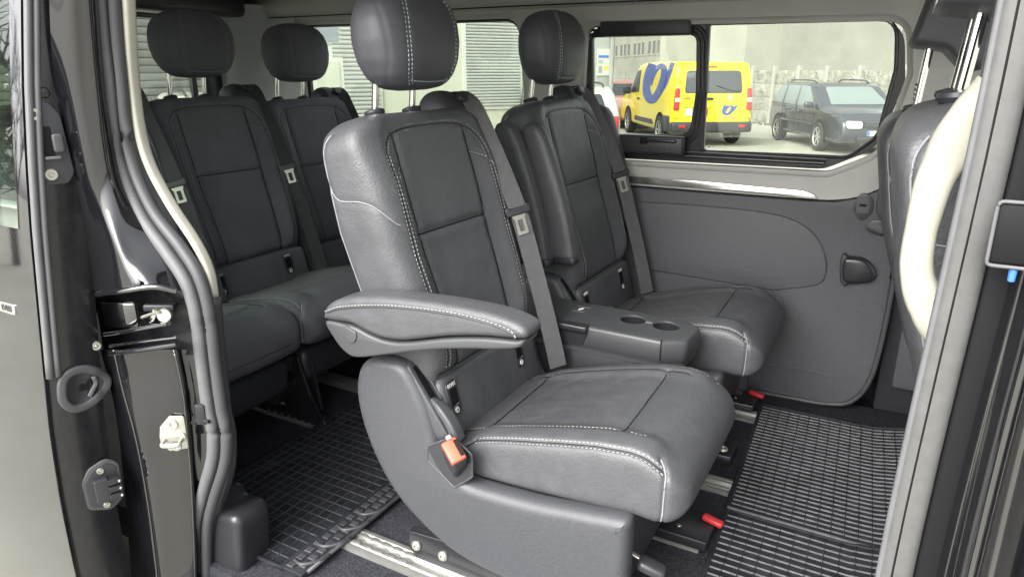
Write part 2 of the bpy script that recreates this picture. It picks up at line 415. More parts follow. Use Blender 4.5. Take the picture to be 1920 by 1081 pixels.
def backrest_pad():
    H = 0.722; rows = []
    hs = np.r_[np.linspace(-0.02, 0.60, 96), H - 0.122 * (1 - np.sin(np.linspace(0.02, math.pi / 2, 44)))]
    for h in hs:
        W = float(np.interp(h, [-0.02, 0.1, 0.3, 0.5, 0.6, 0.72], [0.190, 0.205, 0.234, 0.246, 0.247, 0.245]))
        rc = 0.075
        if h > H - rc: W = W - rc + math.sqrt(max(0, rc * rc - (h - (H - rc)) ** 2))
        nf = 0.006 - .018 * (1 - float(sm(.10, .20, h))) + 0.014 * math.sin(math.pi * min(1, max(0, h) / 0.42)) - 0.010 * sm(0.45, 0.72, h)
        nb = float(np.interp(h, [-0.02, 0.2, 0.5, 0.72], [-0.085, -0.125, -0.145, -0.130]))
        hh0 = (nf - nb) / 2; re = 0.04
        if h > H - re:
            k = math.sqrt(max(0.0, 1 - ((h - (H - re)) / re) ** 2)); c = (nf + nb) / 2
            hk = hh0 - re * (1 - k); nf, nb = c + hk, c - hk
            W -= re * (1 - k) * 0.6
        rows.append(dict(o=B0 + UPV * h, n=NRM, W=W, nf=nf, nb=nb, m=4.6, h=h, hh0=hh0,
                         bulge=lambda u, h=h: (0.030 * sm(0.56, 0.80, np.abs(u)) - 0.004 * (1 - sm(0.3, 0.6, np.abs(u)))) * sm(0.12, 0.23, h) * (1 - 0.75 * sm(0.56, 0.70, h))))
    return Pad(rows, (0, 1, 0), 170)
def split(pad, pred):
    """faces of the pad split in two sets by pred(h, u, front)"""
    V, Fc = pad.vf(); C = pad.C; A = []; Bf = []
    for f in Fc:
        if len(f) == 4:
            i = f[0] // C; j = f[0] % C; th = 2 * math.pi * (j + .5) / C
            r = pad.rows[i]; w = r['W'] * float(sp(np.cos(th), 2 / r.get('m', 4)))
            (A if pred(r['h'], w, math.sin(th) > 0) else Bf).append(f)
        else: Bf.append(f)
    def comp(fs):
        idx = {}; V2 = []; F2 = []
        for f in fs:
            g = []
            for i in f:
                if i not in idx: idx[i] = len(V2); V2.append(V[i])
                g.append(idx[i])
            F2.append(tuple(g))
        return V2, F2
    return comp(A), comp(Bf)

def build_backrest(rt):
    p = backrest_pad()
    arch = [(0.175, -0.172), (0.25, -0.180), (0.42, -0.188), (0.60, -0.184), (0.655, -0.166), (0.680, -0.115), (0.686, 0.0), (0.680, 0.115), (0.655, 0.166), (0.60, 0.184), (0.42, 0.188), (0.25, 0.180), (0.175, 0.172)]
    L_arch = p.line(arch); L_l = p.line([(0.155, -0.118), (0.3, -0.126), (0.5, -0.134), (0.672, -0.134)]); L_r = p.line([(0.155, 0.118), (0.3, 0.126), (0.5, 0.134), (0.672, 0.134)])
    L_x = p.line([(0.459, -0.132), (0.457, 0.132)]); L_b = p.line([(0.157, -0.185), (0.157, 0.185)])
    L_in = p.line([(0.60, -0.137), (0.585, -0.152), (0.5, -0.158), (0.3, -0.152), (0.185, -0.142)])
    L_br = p.line([(0.615, 0.139), (0.60, 0.17), (0.575, 0.195)])
    L_dg = p.line([(0.60, 3.52), (0.56, 3.16), (0.535, 2.80), (0.50, 2.46), (0.49, 2.34)], th=True)
    L_ou = p.line([(0.02, 3.60), (0.3, 3.56), (0.6, 3.52), (0.66, 3.45), (0.695, 3.2)], th=True)
    L_of = p.line([(0.02, 2 * math.pi - .46), (0.3, 2 * math.pi - .42), (0.6, 2 * math.pi - .38), (0.69, 2 * math.pi - .2)], th=True)
    for L, d, s_ in ((L_arch, 0.0035, 0.005), (L_l, 0.006, 0.006), (L_r, 0.006, 0.006), (L_x, 0.006, 0.006), (L_b, 0.008, 0.008), (L_in, 0.003, 0.004), (L_br, 0.003, 0.004), (L_dg, 0.0025, 0.004), (L_ou, 0.003, 0.005), (L_of, 0.003, 0.005)):
        p.press(L, d, s_)
    p.norms()
    ins, rest = split(p, lambda h, w, f: f and 0.155 < h < 0.672 and abs(w) < float(np.interp(h, [0.13, 0.3, 0.5, 0.672], [0.118, 0.126, 0.134, 0.134])))
    b = obj('backrest', rest, 'leather', rt, smooth=180)
    obj('centre_panel', ins, 'leather_insert', b, smooth=180)
    obj('stitching', cat(p.stitches(L_arch, 0.0058), p.stitches(L_arch, -0.0058)), 'stitch', b, smooth=0, kind='stuff')
    obj('stitching', cat(p.stitches(L_in, 0.004), p.stitches(L_br, 0.004)), 'stitch', b, smooth=0, kind='stuff')
    obj('piping', cat(p.piping(L_ou, 0.0016, 0.0015), p.piping(L_dg, 0.0012, 0.001)), 'stitch_dark', b)
    obj('seam', cat(*[p.piping(L, .0014, .0004) for L in (L_x, L_l, L_r, L_b)] + [p.piping(L_arch, .0009, .0002)]), 'void', b)
    return b

def build_headrest(rt, dz=0.0, name='headrest'):
    base = np.array([-0.978, 1.30, 1.036 + dz]); rows = []; t = R_(4); ax = np.array([-math.sin(t), 0, math.cos(t)]); nn = np.array([math.cos(t), 0, math.sin(t)])
    H = 0.215
    for k in range(61):
        h = H * (0.5 - 0.5 * math.cos(math.pi * k / 60))
        W = float(np.interp(h, [0, .004, .012, .03, .06, .10, .14, .17, .195, .208, .213, .215], [.034, .074, .098, .120, .137, .146, .144, .133, .108, .074, .044, .014]))
        T = float(np.interp(h, [0, .004, .012, .03, .06, .10, .14, .17, .195, .208, .213, .215], [.024, .040, .052, .064, .074, .078, .076, .068, .054, .036, .022, .009]))
        rows.append(dict(o=base + ax * h, n=nn, W=W, nf=T + .004, nb=-T + .004, m=2.7, h=h))
    for _ in range(2):      # ease the profile
        for a in ('W', 'nf', 'nb'):
            v = np.array([r[a] for r in rows]); v[1:-1] = (v[:-2] + 2 * v[1:-1] + v[2:]) / 4
            for r, x in zip(rows, v): r[a] = float(x)
    p = Pad(rows, (0, 1, 0), 96)
    Ls = p.line([(0.012, 2.17), (0.06, 2.12), (0.11, 2.10), (0.16, 2.10), (0.205, 2.14)], th=True)
    Lf = p.line([(0.012, math.pi - 2.17), (0.06, math.pi - 2.12), (0.11, math.pi - 2.10), (0.16, math.pi - 2.10), (0.205, math.pi - 2.14)], th=True)
    Lc = p.line([(0.012, 3.0), (0.05, 2.72), (0.09, 2.62), (0.14, 2.70), (0.175, 2.9), (0.18, 3.1)], th=True)
    Lb = p.line([(0.020, 2.10), (0.017, 1.57), (0.020, math.pi - 2.10)], th=True)
    for L, d in ((Ls, .0025), (Lf, .0025), (Lc, .002), (Lb, .002)): p.press(L, d, 0.004)
    p.norms()
    h = obj(name, p.vf(), 'leather_head', rt, smooth=180)
    obj('stitching', cat(p.stitches(Ls, .0042), p.stitches(Ls, -.0042), p.stitches(Lf, .0042), p.stitches(Lf, -.0042), p.stitches(Lb, 0.003)), 'stitch_head', h, smooth=0, kind='stuff')
    for s_ in (-1, 1):
        a = np.array([-1.012, 1.275 + s_ * 0.066, 0.965]); c = np.array([-1.000, 1.275 + s_ * 0.066, 1.085 + dz])
        obj('headrest_post', tube([a, (a + c) / 2, c], 0.0075, 14), 'chrome', rt)
        obj('post_guide', lathe([(0.006, -.004), (.021, -.004), (.023, .003), (.021, .008), (.010, .011)], 20, at_dir((-1.010, 1.275 + s_ * 0.066, 0.988), (UPV[0], 0, UPV[2]))), 'black_plastic', rt)
    return h
M['leather_head'] = mat('leather_head', (0.066, 0.067, 0.078), 0.48, spec=0.5, bump=[(420, 0.2, 'v')], var=(12, 0.1, 4, 0.05))
M['stitch_head'] = mat('stitch_thread_fine', (0.40, 0.50, 0.49), 0.7)

def build_cushion(rt):
    xs = np.r_[np.linspace(-0.785, -0.34, 84), -0.34 + 0.098 * np.sin(np.linspace(0.03, math.pi / 2, 40))]
    rows = []
    for x in xs:
        top = float(np.interp(x, [-.785, -.70, -.60, -.50, -.42, -.36, -.30], [.312, .338, .368, .394, .412, .418, .416]))
        bot = float(np.interp(x, [-.785, -.5, -.34, -.2], [.236, .256, .270, .262]))
        if x > -0.36:
            k = math.sqrt(max(0, 1 - ((x + .36) / .118) ** 2)); mid = .325; kb = math.sqrt(max(0, 1 - max(0, (x + .31) / .068) ** 2)) if x > -.31 else 1
            top = mid + (top - mid) * max(k, .02) ** .8; bot = mid + (bot - mid) * max(kb, .05)
        W = float(np.interp(x, [-.785, -.70, -.55, -.40, -.30], [.200, .212, .221, .226, .224])); rc = .055
        if x > -.242 - rc: W = W - rc + math.sqrt(max(0, rc * rc - (x - (-.242 - rc)) ** 2)) * 1.0
        rows.append(dict(o=np.array([x, 1.30, 0]), n=(0, 0, 1), W=W, nf=top, nb=bot, m=6.0, h=x, hh0=(top - bot) / 2,
                         bulge=lambda u, x=x: (0.014 * sm(.55, .78, np.abs(u)) - .002) * sm(-.76, -.66, x) * (1 - sm(-.33, -.27, x))))
    p = Pad(rows, (0, 1, 0), 170)
    sN = p.line([(-.695, 2.60), (-.60, 2.585), (-.45, 2.58), (-.34, 2.585), (-.290, 2.62)], th=True)
    sF = p.line([(-.74, math.pi - 2.30), (-.60, math.pi - 2.26), (-.45, math.pi - 2.25), (-.33, math.pi - 2.25), (-.29, math.pi - 2.3)], th=True)
    tN = p.line([(-.76, -.150), (-.6, -.158), (-.45, -.160), (-.345, -.158)]); tF = p.line([(-.76, .150), (-.6, .158), (-.45, .160), (-.345, .158)])
    x1 = p.line([(-.392, -.158), (-.398, .158)]); x2 = p.line([(-.700, -.152), (-.700, .152)])
    vN = p.line([(-.30, 2.30), (-.288, 2.5), (-.284, 2.75), (-.284, 3.1), (-.287, 3.5), (-.292, 3.85)], th=True)
    vF = p.line([(-.30, math.pi - 2.30), (-.284, math.pi - 2.75), (-.284, .04), (-.287, -.36)], th=True)
    r1 = p.line([(-.695, 2.45), (-.705, 2.7), (-.725, 3.1), (-.73, 3.5)], th=True)
    for L, d, s_ in ((sN, .0035, .006), (sF, .003, .005), (tN, .004, .005), (tF, .004, .005), (x1, .0055, .006), (x2, .005, .006), (vN, .004, .005), (vF, .003, .005), (r1, .004, .006)): p.press(L, d, s_)
    # soft folds across the insert
    for a, b_, d in (((-.66, -.10), (-.56, .05), .002), ((-.62, -.12), (-.50, -.02), .0018), ((-.68, .02), (-.60, .13), .002), ((-.56, .02), (-.47, .12), .0015), ((-.36, -.15), (-.33, -.10), .003)):
        p.press(p.line([a, b_]), d, .012)
    p.norms()
    ins, rest = split(p, lambda x, w, f: f and -.785 < x < -.395 and abs(w) < .157)
    c = obj('seat_cushion', rest, 'leather', rt, smooth=180)
    obj('centre_panel', ins, 'leather_insert', c, smooth=180)
    obj('stitching', cat(p.stitches(sN, .0055), p.stitches(sN, -.0055)), 'stitch', c, smooth=0, kind='stuff')
    obj('stitching', cat(p.stitches(sF, .004), p.stitches(tN, -.004, ln=.0055, wd=.0014)), 'stitch', c, smooth=0, kind='stuff')
    obj('piping', cat(p.piping(vN, .0017, .001)), 'stitch_dark', c)
    obj('seam', cat(*[p.piping(L, .0013, .0004) for L in (tN, tF, x1, x2, r1)] + [p.piping(sN, .0009, .0002)]), 'void', c)
    return c

def isofix(rt, w):
    hc = .102; n0 = .0145
    f = obj('isofix_pocket', prism(rrect(0.038, 0.078, 0.012), 0, 0.005, 0.002, mapf=lambda u, v, d: bk(hc + v, w + u, n0 + d)), 'black_plastic', rt)
    obj('recess', prism(rrect(0.025, 0.040, 0.005), 0, 0.002, 0, mapf=lambda u, v, d: bk(hc + .002 + v, w + u, n0 + .004 + d)), 'void', f)
    obj('recess_edge', tube([bk(hc - .018, w - .010, n0 + .0065), bk(hc - .014, w + .011, n0 + .0065)], .0012, 5), 'rubber', f)
    mt = Matrix(((0, UPV[0], NRM[0], 0), (1, 0, 0, 0), (0, UPV[2], NRM[2], 0), (0, 0, 0, 1)))
    mt = Matrix.Translation(bk(hc + .030, w, n0 + .0056)) @ mt @ Matrix.Diagonal((1, 1.25, 1, 1))
    obj('lettering', text_vf('ISOFIX', 0.0098, mt, 0.0004), 'white_print', f, smooth=0)
    c2 = bk(hc - .027, w, n0 + .0058)
    ring = [(0.0062 * math.cos(a), 0.0062 * math.sin(a)) for a in np.linspace(0, 2 * math.pi, 16, endpoint=False)]
    obj('child_symbol', cat(tube([c2 + np.array([0, u, 0]) + UPV * v for u, v in ring], .0010, 5, loop=True),
                            tube([c2 + np.array([0, 0.003 * math.cos(a), 0]) + UPV * (0.003 * math.sin(a)) for a in np.linspace(0.4, 4.4, 10)], .0012, 5)), 'white_print', f)

def build_belt(rt, m='belt', tongue='steel', drop=0.0):
    y = 1.512
    path = catmull([(-1.045, y + .03, .985), (-1.02, y + .024, 1.022), (-.985, y + .016, 1.024), (-.955, y + .006, 1.000), (-.925, y, .955), (-.875, y, .86), (-.822, y + .004, .74), (-.775, y + .012, .58), (-.735, y + .020, .43), (-.712, y + .026, .33)], 8)
    ups = []
    for i, p_ in enumerate(path):
        t = frames(path)[i]; k_ = float(sm(.12, .40, i / len(path))); s_ = np.array([-.12 + .84 * k_, 1 - .32 * k_, 0]); ups.append(np.cross(s_, t) * -1)
    b = obj('seat_belt', sweep(path, rrect(.046, .0022, .001, 1), up=np.array(ups)), m, rt)
    # tongue: moulded grip across the webbing, steel plate with its slot
    c = np.array([-.826, y + .003, .742 + drop]); t = np.array([-.31, 0, .95]); t /= np.linalg.norm(t); ax = np.array([.70, .714, 0]); n = np.cross(ax, t); n = n if n[0] > 0 else -n; n /= np.linalg.norm(n); ax = np.cross(t, n); ax = ax if ax[0] > 0 else -ax
    mf = lambda u, v, d: c + ax * u + t * v + n * (d - .004)
    gp = obj('tongue_grip', prism(roundpoly([(-.031, -.012, .004), (.031, -.012, .004), (.034, .006, .004), (.026, .014, .004), (.018, .008, .003), (-.018, .008, .003), (-.026, .014, .004), (-.034, .006, .004)]), 0, .015, .004, mapf=mf), 'black_plastic', b)
    o2 = roundpoly([(-.014, -.062, .004), (.014, -.062, .004), (.014, -.022, .003), (.020, -.010, .002), (-.020, -.010, .002), (-.014, -.022, .003)])
    hole = roundpoly([(-.0065, -.054, .002), (.0065, -.054, .002), (.0065, -.024, .002), (-.0065, -.024, .002)])
    obj('tongue_plate', plate(o2, [hole], .0025, lambda u, v, d: c + ax * u + t * v + n * (.006 - d)), tongue, b)
    return b

def build_shoulder(rt):
    rows = []
    for k in range(25):
        h = .115 * (0.5 - .5 * math.cos(math.pi * k / 24)); q = h / .115
        W = .052 * (1 - max(0, (q - .45) / .55) ** 2.6) ** .5 + .004; T = .055 * (1 - max(0, (q - .4) / .6) ** 2.4) ** .5 + .003
        rows.append(dict(o=np.array([-1.012 - .02 * q, 1.492, .915 + h]), n=(1, 0, 0), W=W, nf=T, nb=-T, m=3.2, h=h))
    p = Pad(rows, (0, 1, 0), 56); L = p.line([(0.0, 1.9), (.05, 1.9), (.09, 1.9), (.112, 1.9)], th=True); p.press(L, .002, .003)
    b = obj('belt_shoulder', p.vf(), 'leather_dark', rt, smooth=180)
    obj('belt_guide', prism([(.028 * math.cos(a), .016 * math.sin(a)) for a in np.linspace(0, 2 * math.pi, 20, endpoint=False)], 0, .02, .006, mapf=lambda u, v, d: (-.985 + d * .7 - v * .6, 1.515 + u, 1.008 + v * .8 + d * .5)), 'black_plastic', b)
    return b

def shell_outline():
    P = [(-.874, .500), (-.925, .492), (-.965, .462), (-.980, .40), (-.968, .325), (-.935, .243), (-.880, .165), (-.800, .105), (-.715, .066), (-.60, .050), (-.46, .046), (-.352, .046), (-.340, .062), (-.338, .16), (-.338, .272), (-.348, .288), (-.42, .280), (-.54, .264), (-.655, .258), (-.700, .262), (-.735, .285), (-.762, .325), (-.785, .40), (-.812, .455), (-.838, .490)]
    return resample(catmull(P, 5, closed=True), .012, closed=True)
def build_shell(rt, side):
    o = shell_outline()
    y0, y1 = (1.046, 1.105) if side < 0 else (1.554, 1.495)
    s_ = obj('side_shell', prism(o, y0, y1, .024, 7), 'shell', rt, smooth=50)
    # raised rim line of the moulding: shallow rib a little inside the edge
    yy = y0 - .0005 if side < 0 else y0 + .0005
    rim = inset2d(o, .030); rim = rim[(rim[:, 0] < -.66) & (rim[:, 1] < .42)]
    k0 = int(np.argmin(rim[:, 1] + rim[:, 0] * 0))
    return s_
def build_recliner(rt):
    # slotted lever housing standing on the shell beside the backrest
    yc = 1.088
    a = np.array(at(757, 684, Y=1.062)); b = np.array(at(838, 826, Y=1.062)); a[1] = b[1] = yc; ax = (b - a) / np.linalg.norm(b - a); L = np.linalg.norm(b - a)
    nn = np.array([-ax[2], 0, ax[0]]); nn = nn if nn[0] > 0 else -nn
    mf = lambda u, v, d: a + ax * (L / 2 + u) + np.array([0, 1, 0]) * v + nn * (d - .020)
    f = obj('recliner_housing', prism(rrect(L, .060, .016), 0, .032, .006, mapf=mf), 'shell', rt, 50)
    mf2 = lambda u, v, d: a + ax * (L * .32 + u) + np.array([0, 1, 0]) * (v - .010) + nn * (d + .0105)
    obj('slot', prism(rrect(L * .50, .018, .005), 0, .0025, 0, mapf=mf2), 'void', f)
    obj('slot_ramp', prism(rrect(L * .48, .012, .004), 0, .006, .002, mapf=lambda u, v, d: a + ax * (L * .33 + u) + np.array([0, 1, 0]) * (v + .012) + nn * (d + .010)), 'console', f)
    lv = catmull([a + ax * L * .50 + nn * .012 + np.array([0, -.014, 0]), a + ax * L * .66 + nn * .026 + np.array([0, -.018, 0]), a + ax * L * .86 + nn * .032 + np.array([0, -.020, 0]), a + ax * L * 1.05 + nn * .026 + np.array([0, -.020, 0])], 5)
    obj('recliner_lever', sweep(lv, rrect(.032, .018, .006), up=(0.9, 0, .4), scale=np.interp(np.linspace(0, 1, len(lv)), [0, .3, .8, 1], [.40, .9, 1.05, .95])), 'console', rt, smooth=50)
def build_buckle(rt):
    # pocket moulded into the shell: a raised lip round a shallow floor
    Yw = 1.0455
    wl = [(*xz(x, y, Yw), r) for x, y, r in [(803, 836, .012), (801, 862, .01), (852, 914, .008), (886, 893, .01), (884, 852, .012), (848, 818, .012)]]
    well = roundpoly(wl, 5)
    w_ = obj('buckle_well', prism(well, Yw + .0008, Yw + .006, 0), 'black_plastic', rt)
    obj('well_lip', tube([(u, Yw + .001, v) for u, v in well], .0024, 8, loop=True), 'shell', w_, 180)
    mt = Matrix.Translation(at(853, 852, Y=1.034)) @ Matrix.Rotation(R_(-24), 4, 'Z') @ Matrix.Rotation(R_(34), 4, 'Y') @ Matrix.Rotation(R_(20), 4, 'X')
    b = obj('buckle', xf(box((0, 0, -.014), (.056, .034, .082), .008, 3), mt), 'black_plastic', rt)
    obj('release_button', xf(box((0, -.002, .022), (.050, .033, .016), .004, 3), mt), 'orange', b)
    obj('buckle_slot', xf(box((0, .009, .0295), (.038, .008, .003), .001, 1), mt), 'void', b)
    obj('buckle_tab', xf(box((-.034, .004, .010), (.012, .012, .012), .002, 1), mt), 'steel', b)
def build_armrest(rt):
    Y0, Y1 = .990, 1.058
    top = [(604, 588), (612, 572), (640, 560), (700, 557), (760, 562), (850, 575), (930, 593), (975, 612), (986, 626)]
    low = [(984, 640), (960, 652), (930, 653)]
    line_ = [(960, 637), (900, 632), (830, 633), (760, 640), (720, 637), (690, 626), (660, 610), (640, 605), (606, 600)]
    pad = [xz(x, y, Y0) for x, y in top + [(984, 636)] + line_]
    pad = resample(catmull(pad, 4, closed=True), .008, closed=True)
    ap = obj('armrest', prism(pad, Y0, Y1, .014, 5), 'leather', rt, smooth=60)
    body = [xz(x, y, Y0) for x, y in [(606, 604), (640, 609), (660, 614), (690, 630), (720, 641), (760, 644), (830, 637), (900, 636), (960, 641), (980, 640), (970, 654), (930, 657), (860, 656), (790, 659), (720, 667), (668, 672), (646, 664), (625, 640)]]
    body = resample(catmull(body, 4, closed=True), .008, closed=True)
    ab = obj('armrest_body', prism(body, Y0 + .004, Y1 - .004, .006, 3), 'console', ap, smooth=50)
    cc = xz(655, 626, Y0); disc = []
    for a in np.linspace(0, 2 * math.pi, 24, endpoint=False):
        u, v = .017 * math.cos(a), .020 * math.sin(a)
        disc.append((cc[0] + u, cc[1] + min(v, .012 - u * .35)))
    obj('pivot_cap', prism(disc, Y0 + .0005, Y0 + .01, .002), 'console', ap)
    # stitched ridge along the near top edge
    ridge = [at(x, y, Y=Y0 - .0005) for x, y in [(612, 586), (640, 578), (700, 575), (760, 578), (850, 590), (920, 608), (955, 622), (966, 634)]]
    rp = resample(catmull(ridge, 6), .0085)
    V = []; Fc = []
    obj('piping', tube(catmull(ridge, 6), .0018, 6), 'leather_dark', ap)
    T = frames(rp); parts = []
    for q, t in zip(rp, T):
        ang = math.atan2(t[2], t[0]); parts.append(box(q + np.array([0, -.0012, .0045]), (.0055, .0012, .0012), 0, rot=Euler((0, -ang, 0))))
    obj('stitching', cat(*parts), 'stitch', ap, smooth=0, kind='stuff')
    return ap
def build_base(rt):
    obj('seat_base', box((-.575, 1.30, .165), (.43, .395, .20), .02), 'black_plastic', rt)
    # floor brackets with bolts
    for y in (1.075, 1.525):
        br = obj('floor_bracket', cat(prism(roundpoly([(-.86, .075, .006), (-.86, .030, .008), (-.842, .008, .004), (-.70, .008, .01), (-.35, .008, .01), (-.35, .06, .01), (-.70, .06, .01), (-.74, .085, .006)]), y - .012, y + .012, .002)), 'black_steel', rt)
        for x in (-.838, -.765, -.40):
            obj('bolt', lathe([(.003, .0), (.012, .0), (.012, .004), (.008, .008), (.0045, .008), (.004, .004)], 14, at_dir((x, y - .012, .044), (0, -1, 0))), 'steel', br)
    # seat release lever: flat steel rod and black grip in front of the base
    a = at(1172, 1028, Y=1.13); c = at(1208, 1050, Y=1.13)
    obj('release_rod', sweep([a, (a + c) / 2, c], rrect(.010, .004, .001, 1)), 'steel', rt)
    obj('release_grip', xf(box((0, 0, 0), (.055, .035, .022), .008, 3), Matrix.Translation(at(1222, 1063, Y=1.12)) @ E(0, 18, 10).to_matrix().to_4x4()), 'black_plastic', rt)

def build_seat(name, label):
    rt = root(name, tuple(S0), label, 'seat')
    build_backrest(rt); build_headrest(rt); build_cushion(rt)
    obj('isofix_panel', prism(rrect(.42, .150, .024), -.03, .016, .014, 4, mapf=lambda u, v, d: bk(.078 + v, u + .006, d)), 'leather_insert', rt)
    isofix(rt, -.172); isofix(rt, .122)
    build_shoulder(rt); build_belt(rt)
    return rt
def copy_tree(o, parent=None, skip=()):
    c = o.copy(); COL.objects.link(c); c.parent = parent; OFF[c.name] = OFF[o.name]
    for ch in list(o.children):
        if ch.name.split('.')[0] in skip: continue
        copy_tree(ch, c, skip)
    return c

front = build_seat('van_seat', 'grey leather seat with its padded armrest swung down over an orange buckle')
core = [c for c in front.children]
def plain_copy(dx, y, dz, label, dark=None, skip=()):
    c = copy_tree(front, None, skip); c.location = (S0[0] + dx, y, dz); c['label'] = label
    OFF[c.name] = np.array(c.location)
    if dark:
        for k in c.children_recursive:
            if k.data and k.data.materials and k.data.materials[0] and k.data.materials[0].name in dark:
                nm = k.data.name + '_dark'
                if nm in bpy.data.meshes: k.data = bpy.data.meshes[nm]
                else:
                    old = k.data.materials[0].name; k.data = k.data.copy(); k.data.name = nm; k.data.materials[0] = dark[old]
    return c
M['rear_fabric'] = mat('rear_fabric', (0.088, 0.089, 0.104), 0.7, spec=0.3, bump=[(600, 0.35, 'n')], var=(10, 0.12))
M['rear_fabric_panel'] = mat('rear_fabric_panel', (0.100, 0.101, 0.114), 0.75, spec=0.3, bump=[(500, 0.4, 'n')], var=(10, 0.1))
DARK = {'leather': M['rear_fabric'], 'leather_insert': M['rear_fabric_panel'], 'leather_head': M['rear_fabric'], 'stitch_thread': M['stitch_dark'], 'stitch_thread_fine': M['stitch_dark'], 'belt_webbing': M['belt_dark']}
seat_b = plain_copy(0.0, 2.03, 0.0, 'grey leather seat beside the side wall, folded armrests standing at its shoulder')
rear_c = plain_copy(-1.22, 1.165, 0.0, 'dark rear row seat at the door pillar, only its cushion and belt showing', DARK)
rear_a = plain_copy(-1.22, 1.625, 0.0, 'dark middle seat of the rear row, its whole backrest open to view', DARK)
rear_b = plain_copy(-1.22, 2.085, 0.0, 'dark rear row seat under the quarter window, half hidden by the armrest seat', DARK)
for c in (rear_a, rear_b, rear_c):         # the rear row's backs stand closer over shorter cushions
    for ch in c.children:
        if ch.name.split('.')[0] not in ('seat_cushion',): ch.location.x += .085
        if ch.name.split('.')[0] == 'headrest': ch.location.z += .018
rear_b.location.z -= .02
for c in (rear_a, rear_b, rear_c): c['group'] = 'rear row seats'; c['category'] = 'seat'
fr_n = plain_copy(1.040, 1.22, 0.050, 'leather front row seat behind the cream grab handle, two chrome headrest posts', None, ('headrest', 'headrest_post', 'belt_shoulder', 'seat_belt', 'post_guide'))
fr_f = plain_copy(1.000, 1.98, 0.0, 'leather front row seat next to the far side window, one notched headrest post', None, ('headrest', 'headrest_post', 'belt_shoulder', 'seat_belt', 'post_guide'))
for c in (fr_n, fr_f): c['group'] = 'front row seats'
for c in (front, seat_b): c['group'] = 'middle row seats'
# the middle row's own plastic, belts' buckles and armrests
for s_ in (-1, 1): build_shell(front, s_)
build_recliner(front); build_buckle(front); build_base(front)
for ch in list(front.children):
    if ch.name.split('.')[0] in ('side_shell', 'recliner_housing', 'recliner_lever', 'seat_base', 'floor_bracket', 'buckle'):
        copy_tree(ch, seat_b)
build_armrest(front)
def upright_arm(rt, y, x0=0.0, h=.38, lean=.10, w=.046, name='folded_armrest'):
    rows = []
    for k in range(41):
        q = k / 40; z = .565 + h * q
        T = .052 * (1 - max(0, (q - .80) / .2) ** 2.2) ** .5 * (.72 + .28 * math.sin(math.pi * min(1, .15 + q))) + .004
        W = w / 2 * (1 - max(0, (q - .93) / .07) ** 2) ** .5 + .003
        rows.append(dict(o=np.array([-.838 - lean * q + x0, y, z]), n=(1, 0, 0), W=W, nf=T, nb=-T, m=3.4, h=z))
    p = Pad(rows, (0, 1, 0), 72)
    L1 = p.line([(.565, 1.75), (.7, 1.75), (.85, 1.75), (.935, 1.75)], th=True); L2 = p.line([(.58, 2.2), (.70, 2.35), (.85, 2.3)], th=True)
    p.press(L1, .003, .003); p.norms()
    a = obj(name, p.vf(), 'leather', rt, smooth=180)
    obj('stitching', p.stitches(p.line([(.57, 1.15), (.66, 1.0), (.80, 1.05), (.86, 1.2)], th=True), 0, ln=.005, wd=.001), 'stitch', a, smooth=0, kind='stuff')
    b = obj('hinge_cover', box((-.838 + x0, y, .558), (.10, w * .95, .03), .012, 3), 'black_plastic', a)
    return a
OFF[seat_b.name] = np.array([-.60, 2.03, 0.])
upright_arm(seat_b, 1.715, -.035); upright_arm(seat_b, 1.772, 0.02, .375)
upright_arm(seat_b, 2.305, -.0, .40, .09)
# front row headrests: raised on tall chrome posts, wedge shaped seen from the side
def front_headrest(rt, cx, y, zb, both=True, ph=.085, po=.0):
    prof = [(-.055, .012, .012), (-.050, .03, .02), (-.012, .20, .05), (.055, .235, .05), (.115, .16, .05), (.125, .03, .03), (.10, -.045, .02), (.055, -.035, .02), (.02, .002, .02)]
    o = resample(roundpoly(prof, 4), .008, closed=True); cen = o.mean(0); rows = []
    for k in range(33):
        q = -math.cos(math.pi * k / 32); kk = (1 - abs(q) ** 4) ** .25 if abs(q) < 1 else .0
        kk = .62 + .38 * kk if abs(q) < .999 else .5
        rows.append([(cx + cen[0] + (u - cen[0]) * kk, y + .135 * q, zb + cen[1] + (v - cen[1]) * kk) for u, v in o])
    h = obj('headrest', loft(rows), 'leather_head', rt, smooth=55)
    parts = []
    for yy in (-.104, -.092):
        line_ = resample(catmull([(cx - .0535, y + yy, zb + .02), (cx - .044, y + yy, zb + .08), (cx - .022, y + yy, zb + .17)], 6), .009)
        T = frames(line_)
        for q, t in zip(line_, T): parts.append(box(q + np.array([-.0005, 0, 0]), (.0016, .0018, .0062), 0, rot=Euler((0, math.atan2(t[0], t[2]), 0))))
    line_ = resample(np.array([(cx - .0545, y + yy, zb + .018) for yy in (-.1, .1)]), .009)
    for q in line_: parts.append(box(q, (.0016, .0062, .0016), 0))
    obj('stitching', cat(*parts), 'stitch', h, smooth=0, kind='stuff')
    for s_ in (-1, 1):
        px = cx + po; p = obj('headrest_post', tube([(px - .004, y + s_ * .062, zb - ph), (px, y + s_ * .062, zb - ph / 2), (px + .006, y + s_ * .062, zb + .03)], .0085, 16), 'chrome', rt)
        if not both:
            for k in range(5): obj('notch', box((px - .0105, y + s_ * .062, zb - ph + .012 + k * .011), (.004, .012, .004), .001, 1), 'black_steel', p)
        obj('post_guide', lathe([(.006, -.004), (.022, -.004), (.026, .004), (.024, .010), (.010, .013)], 20, at_dir((px - .005, y + s_ * .062, zb - ph - .004), (-.1, 0, 1))), 'black_plastic', rt)
front_headrest(fr_n, .066, 1.22, 1.145, True, .100, -.004)
front_headrest(fr_f, .030, 1.98, 1.118, False, .128, -.012)
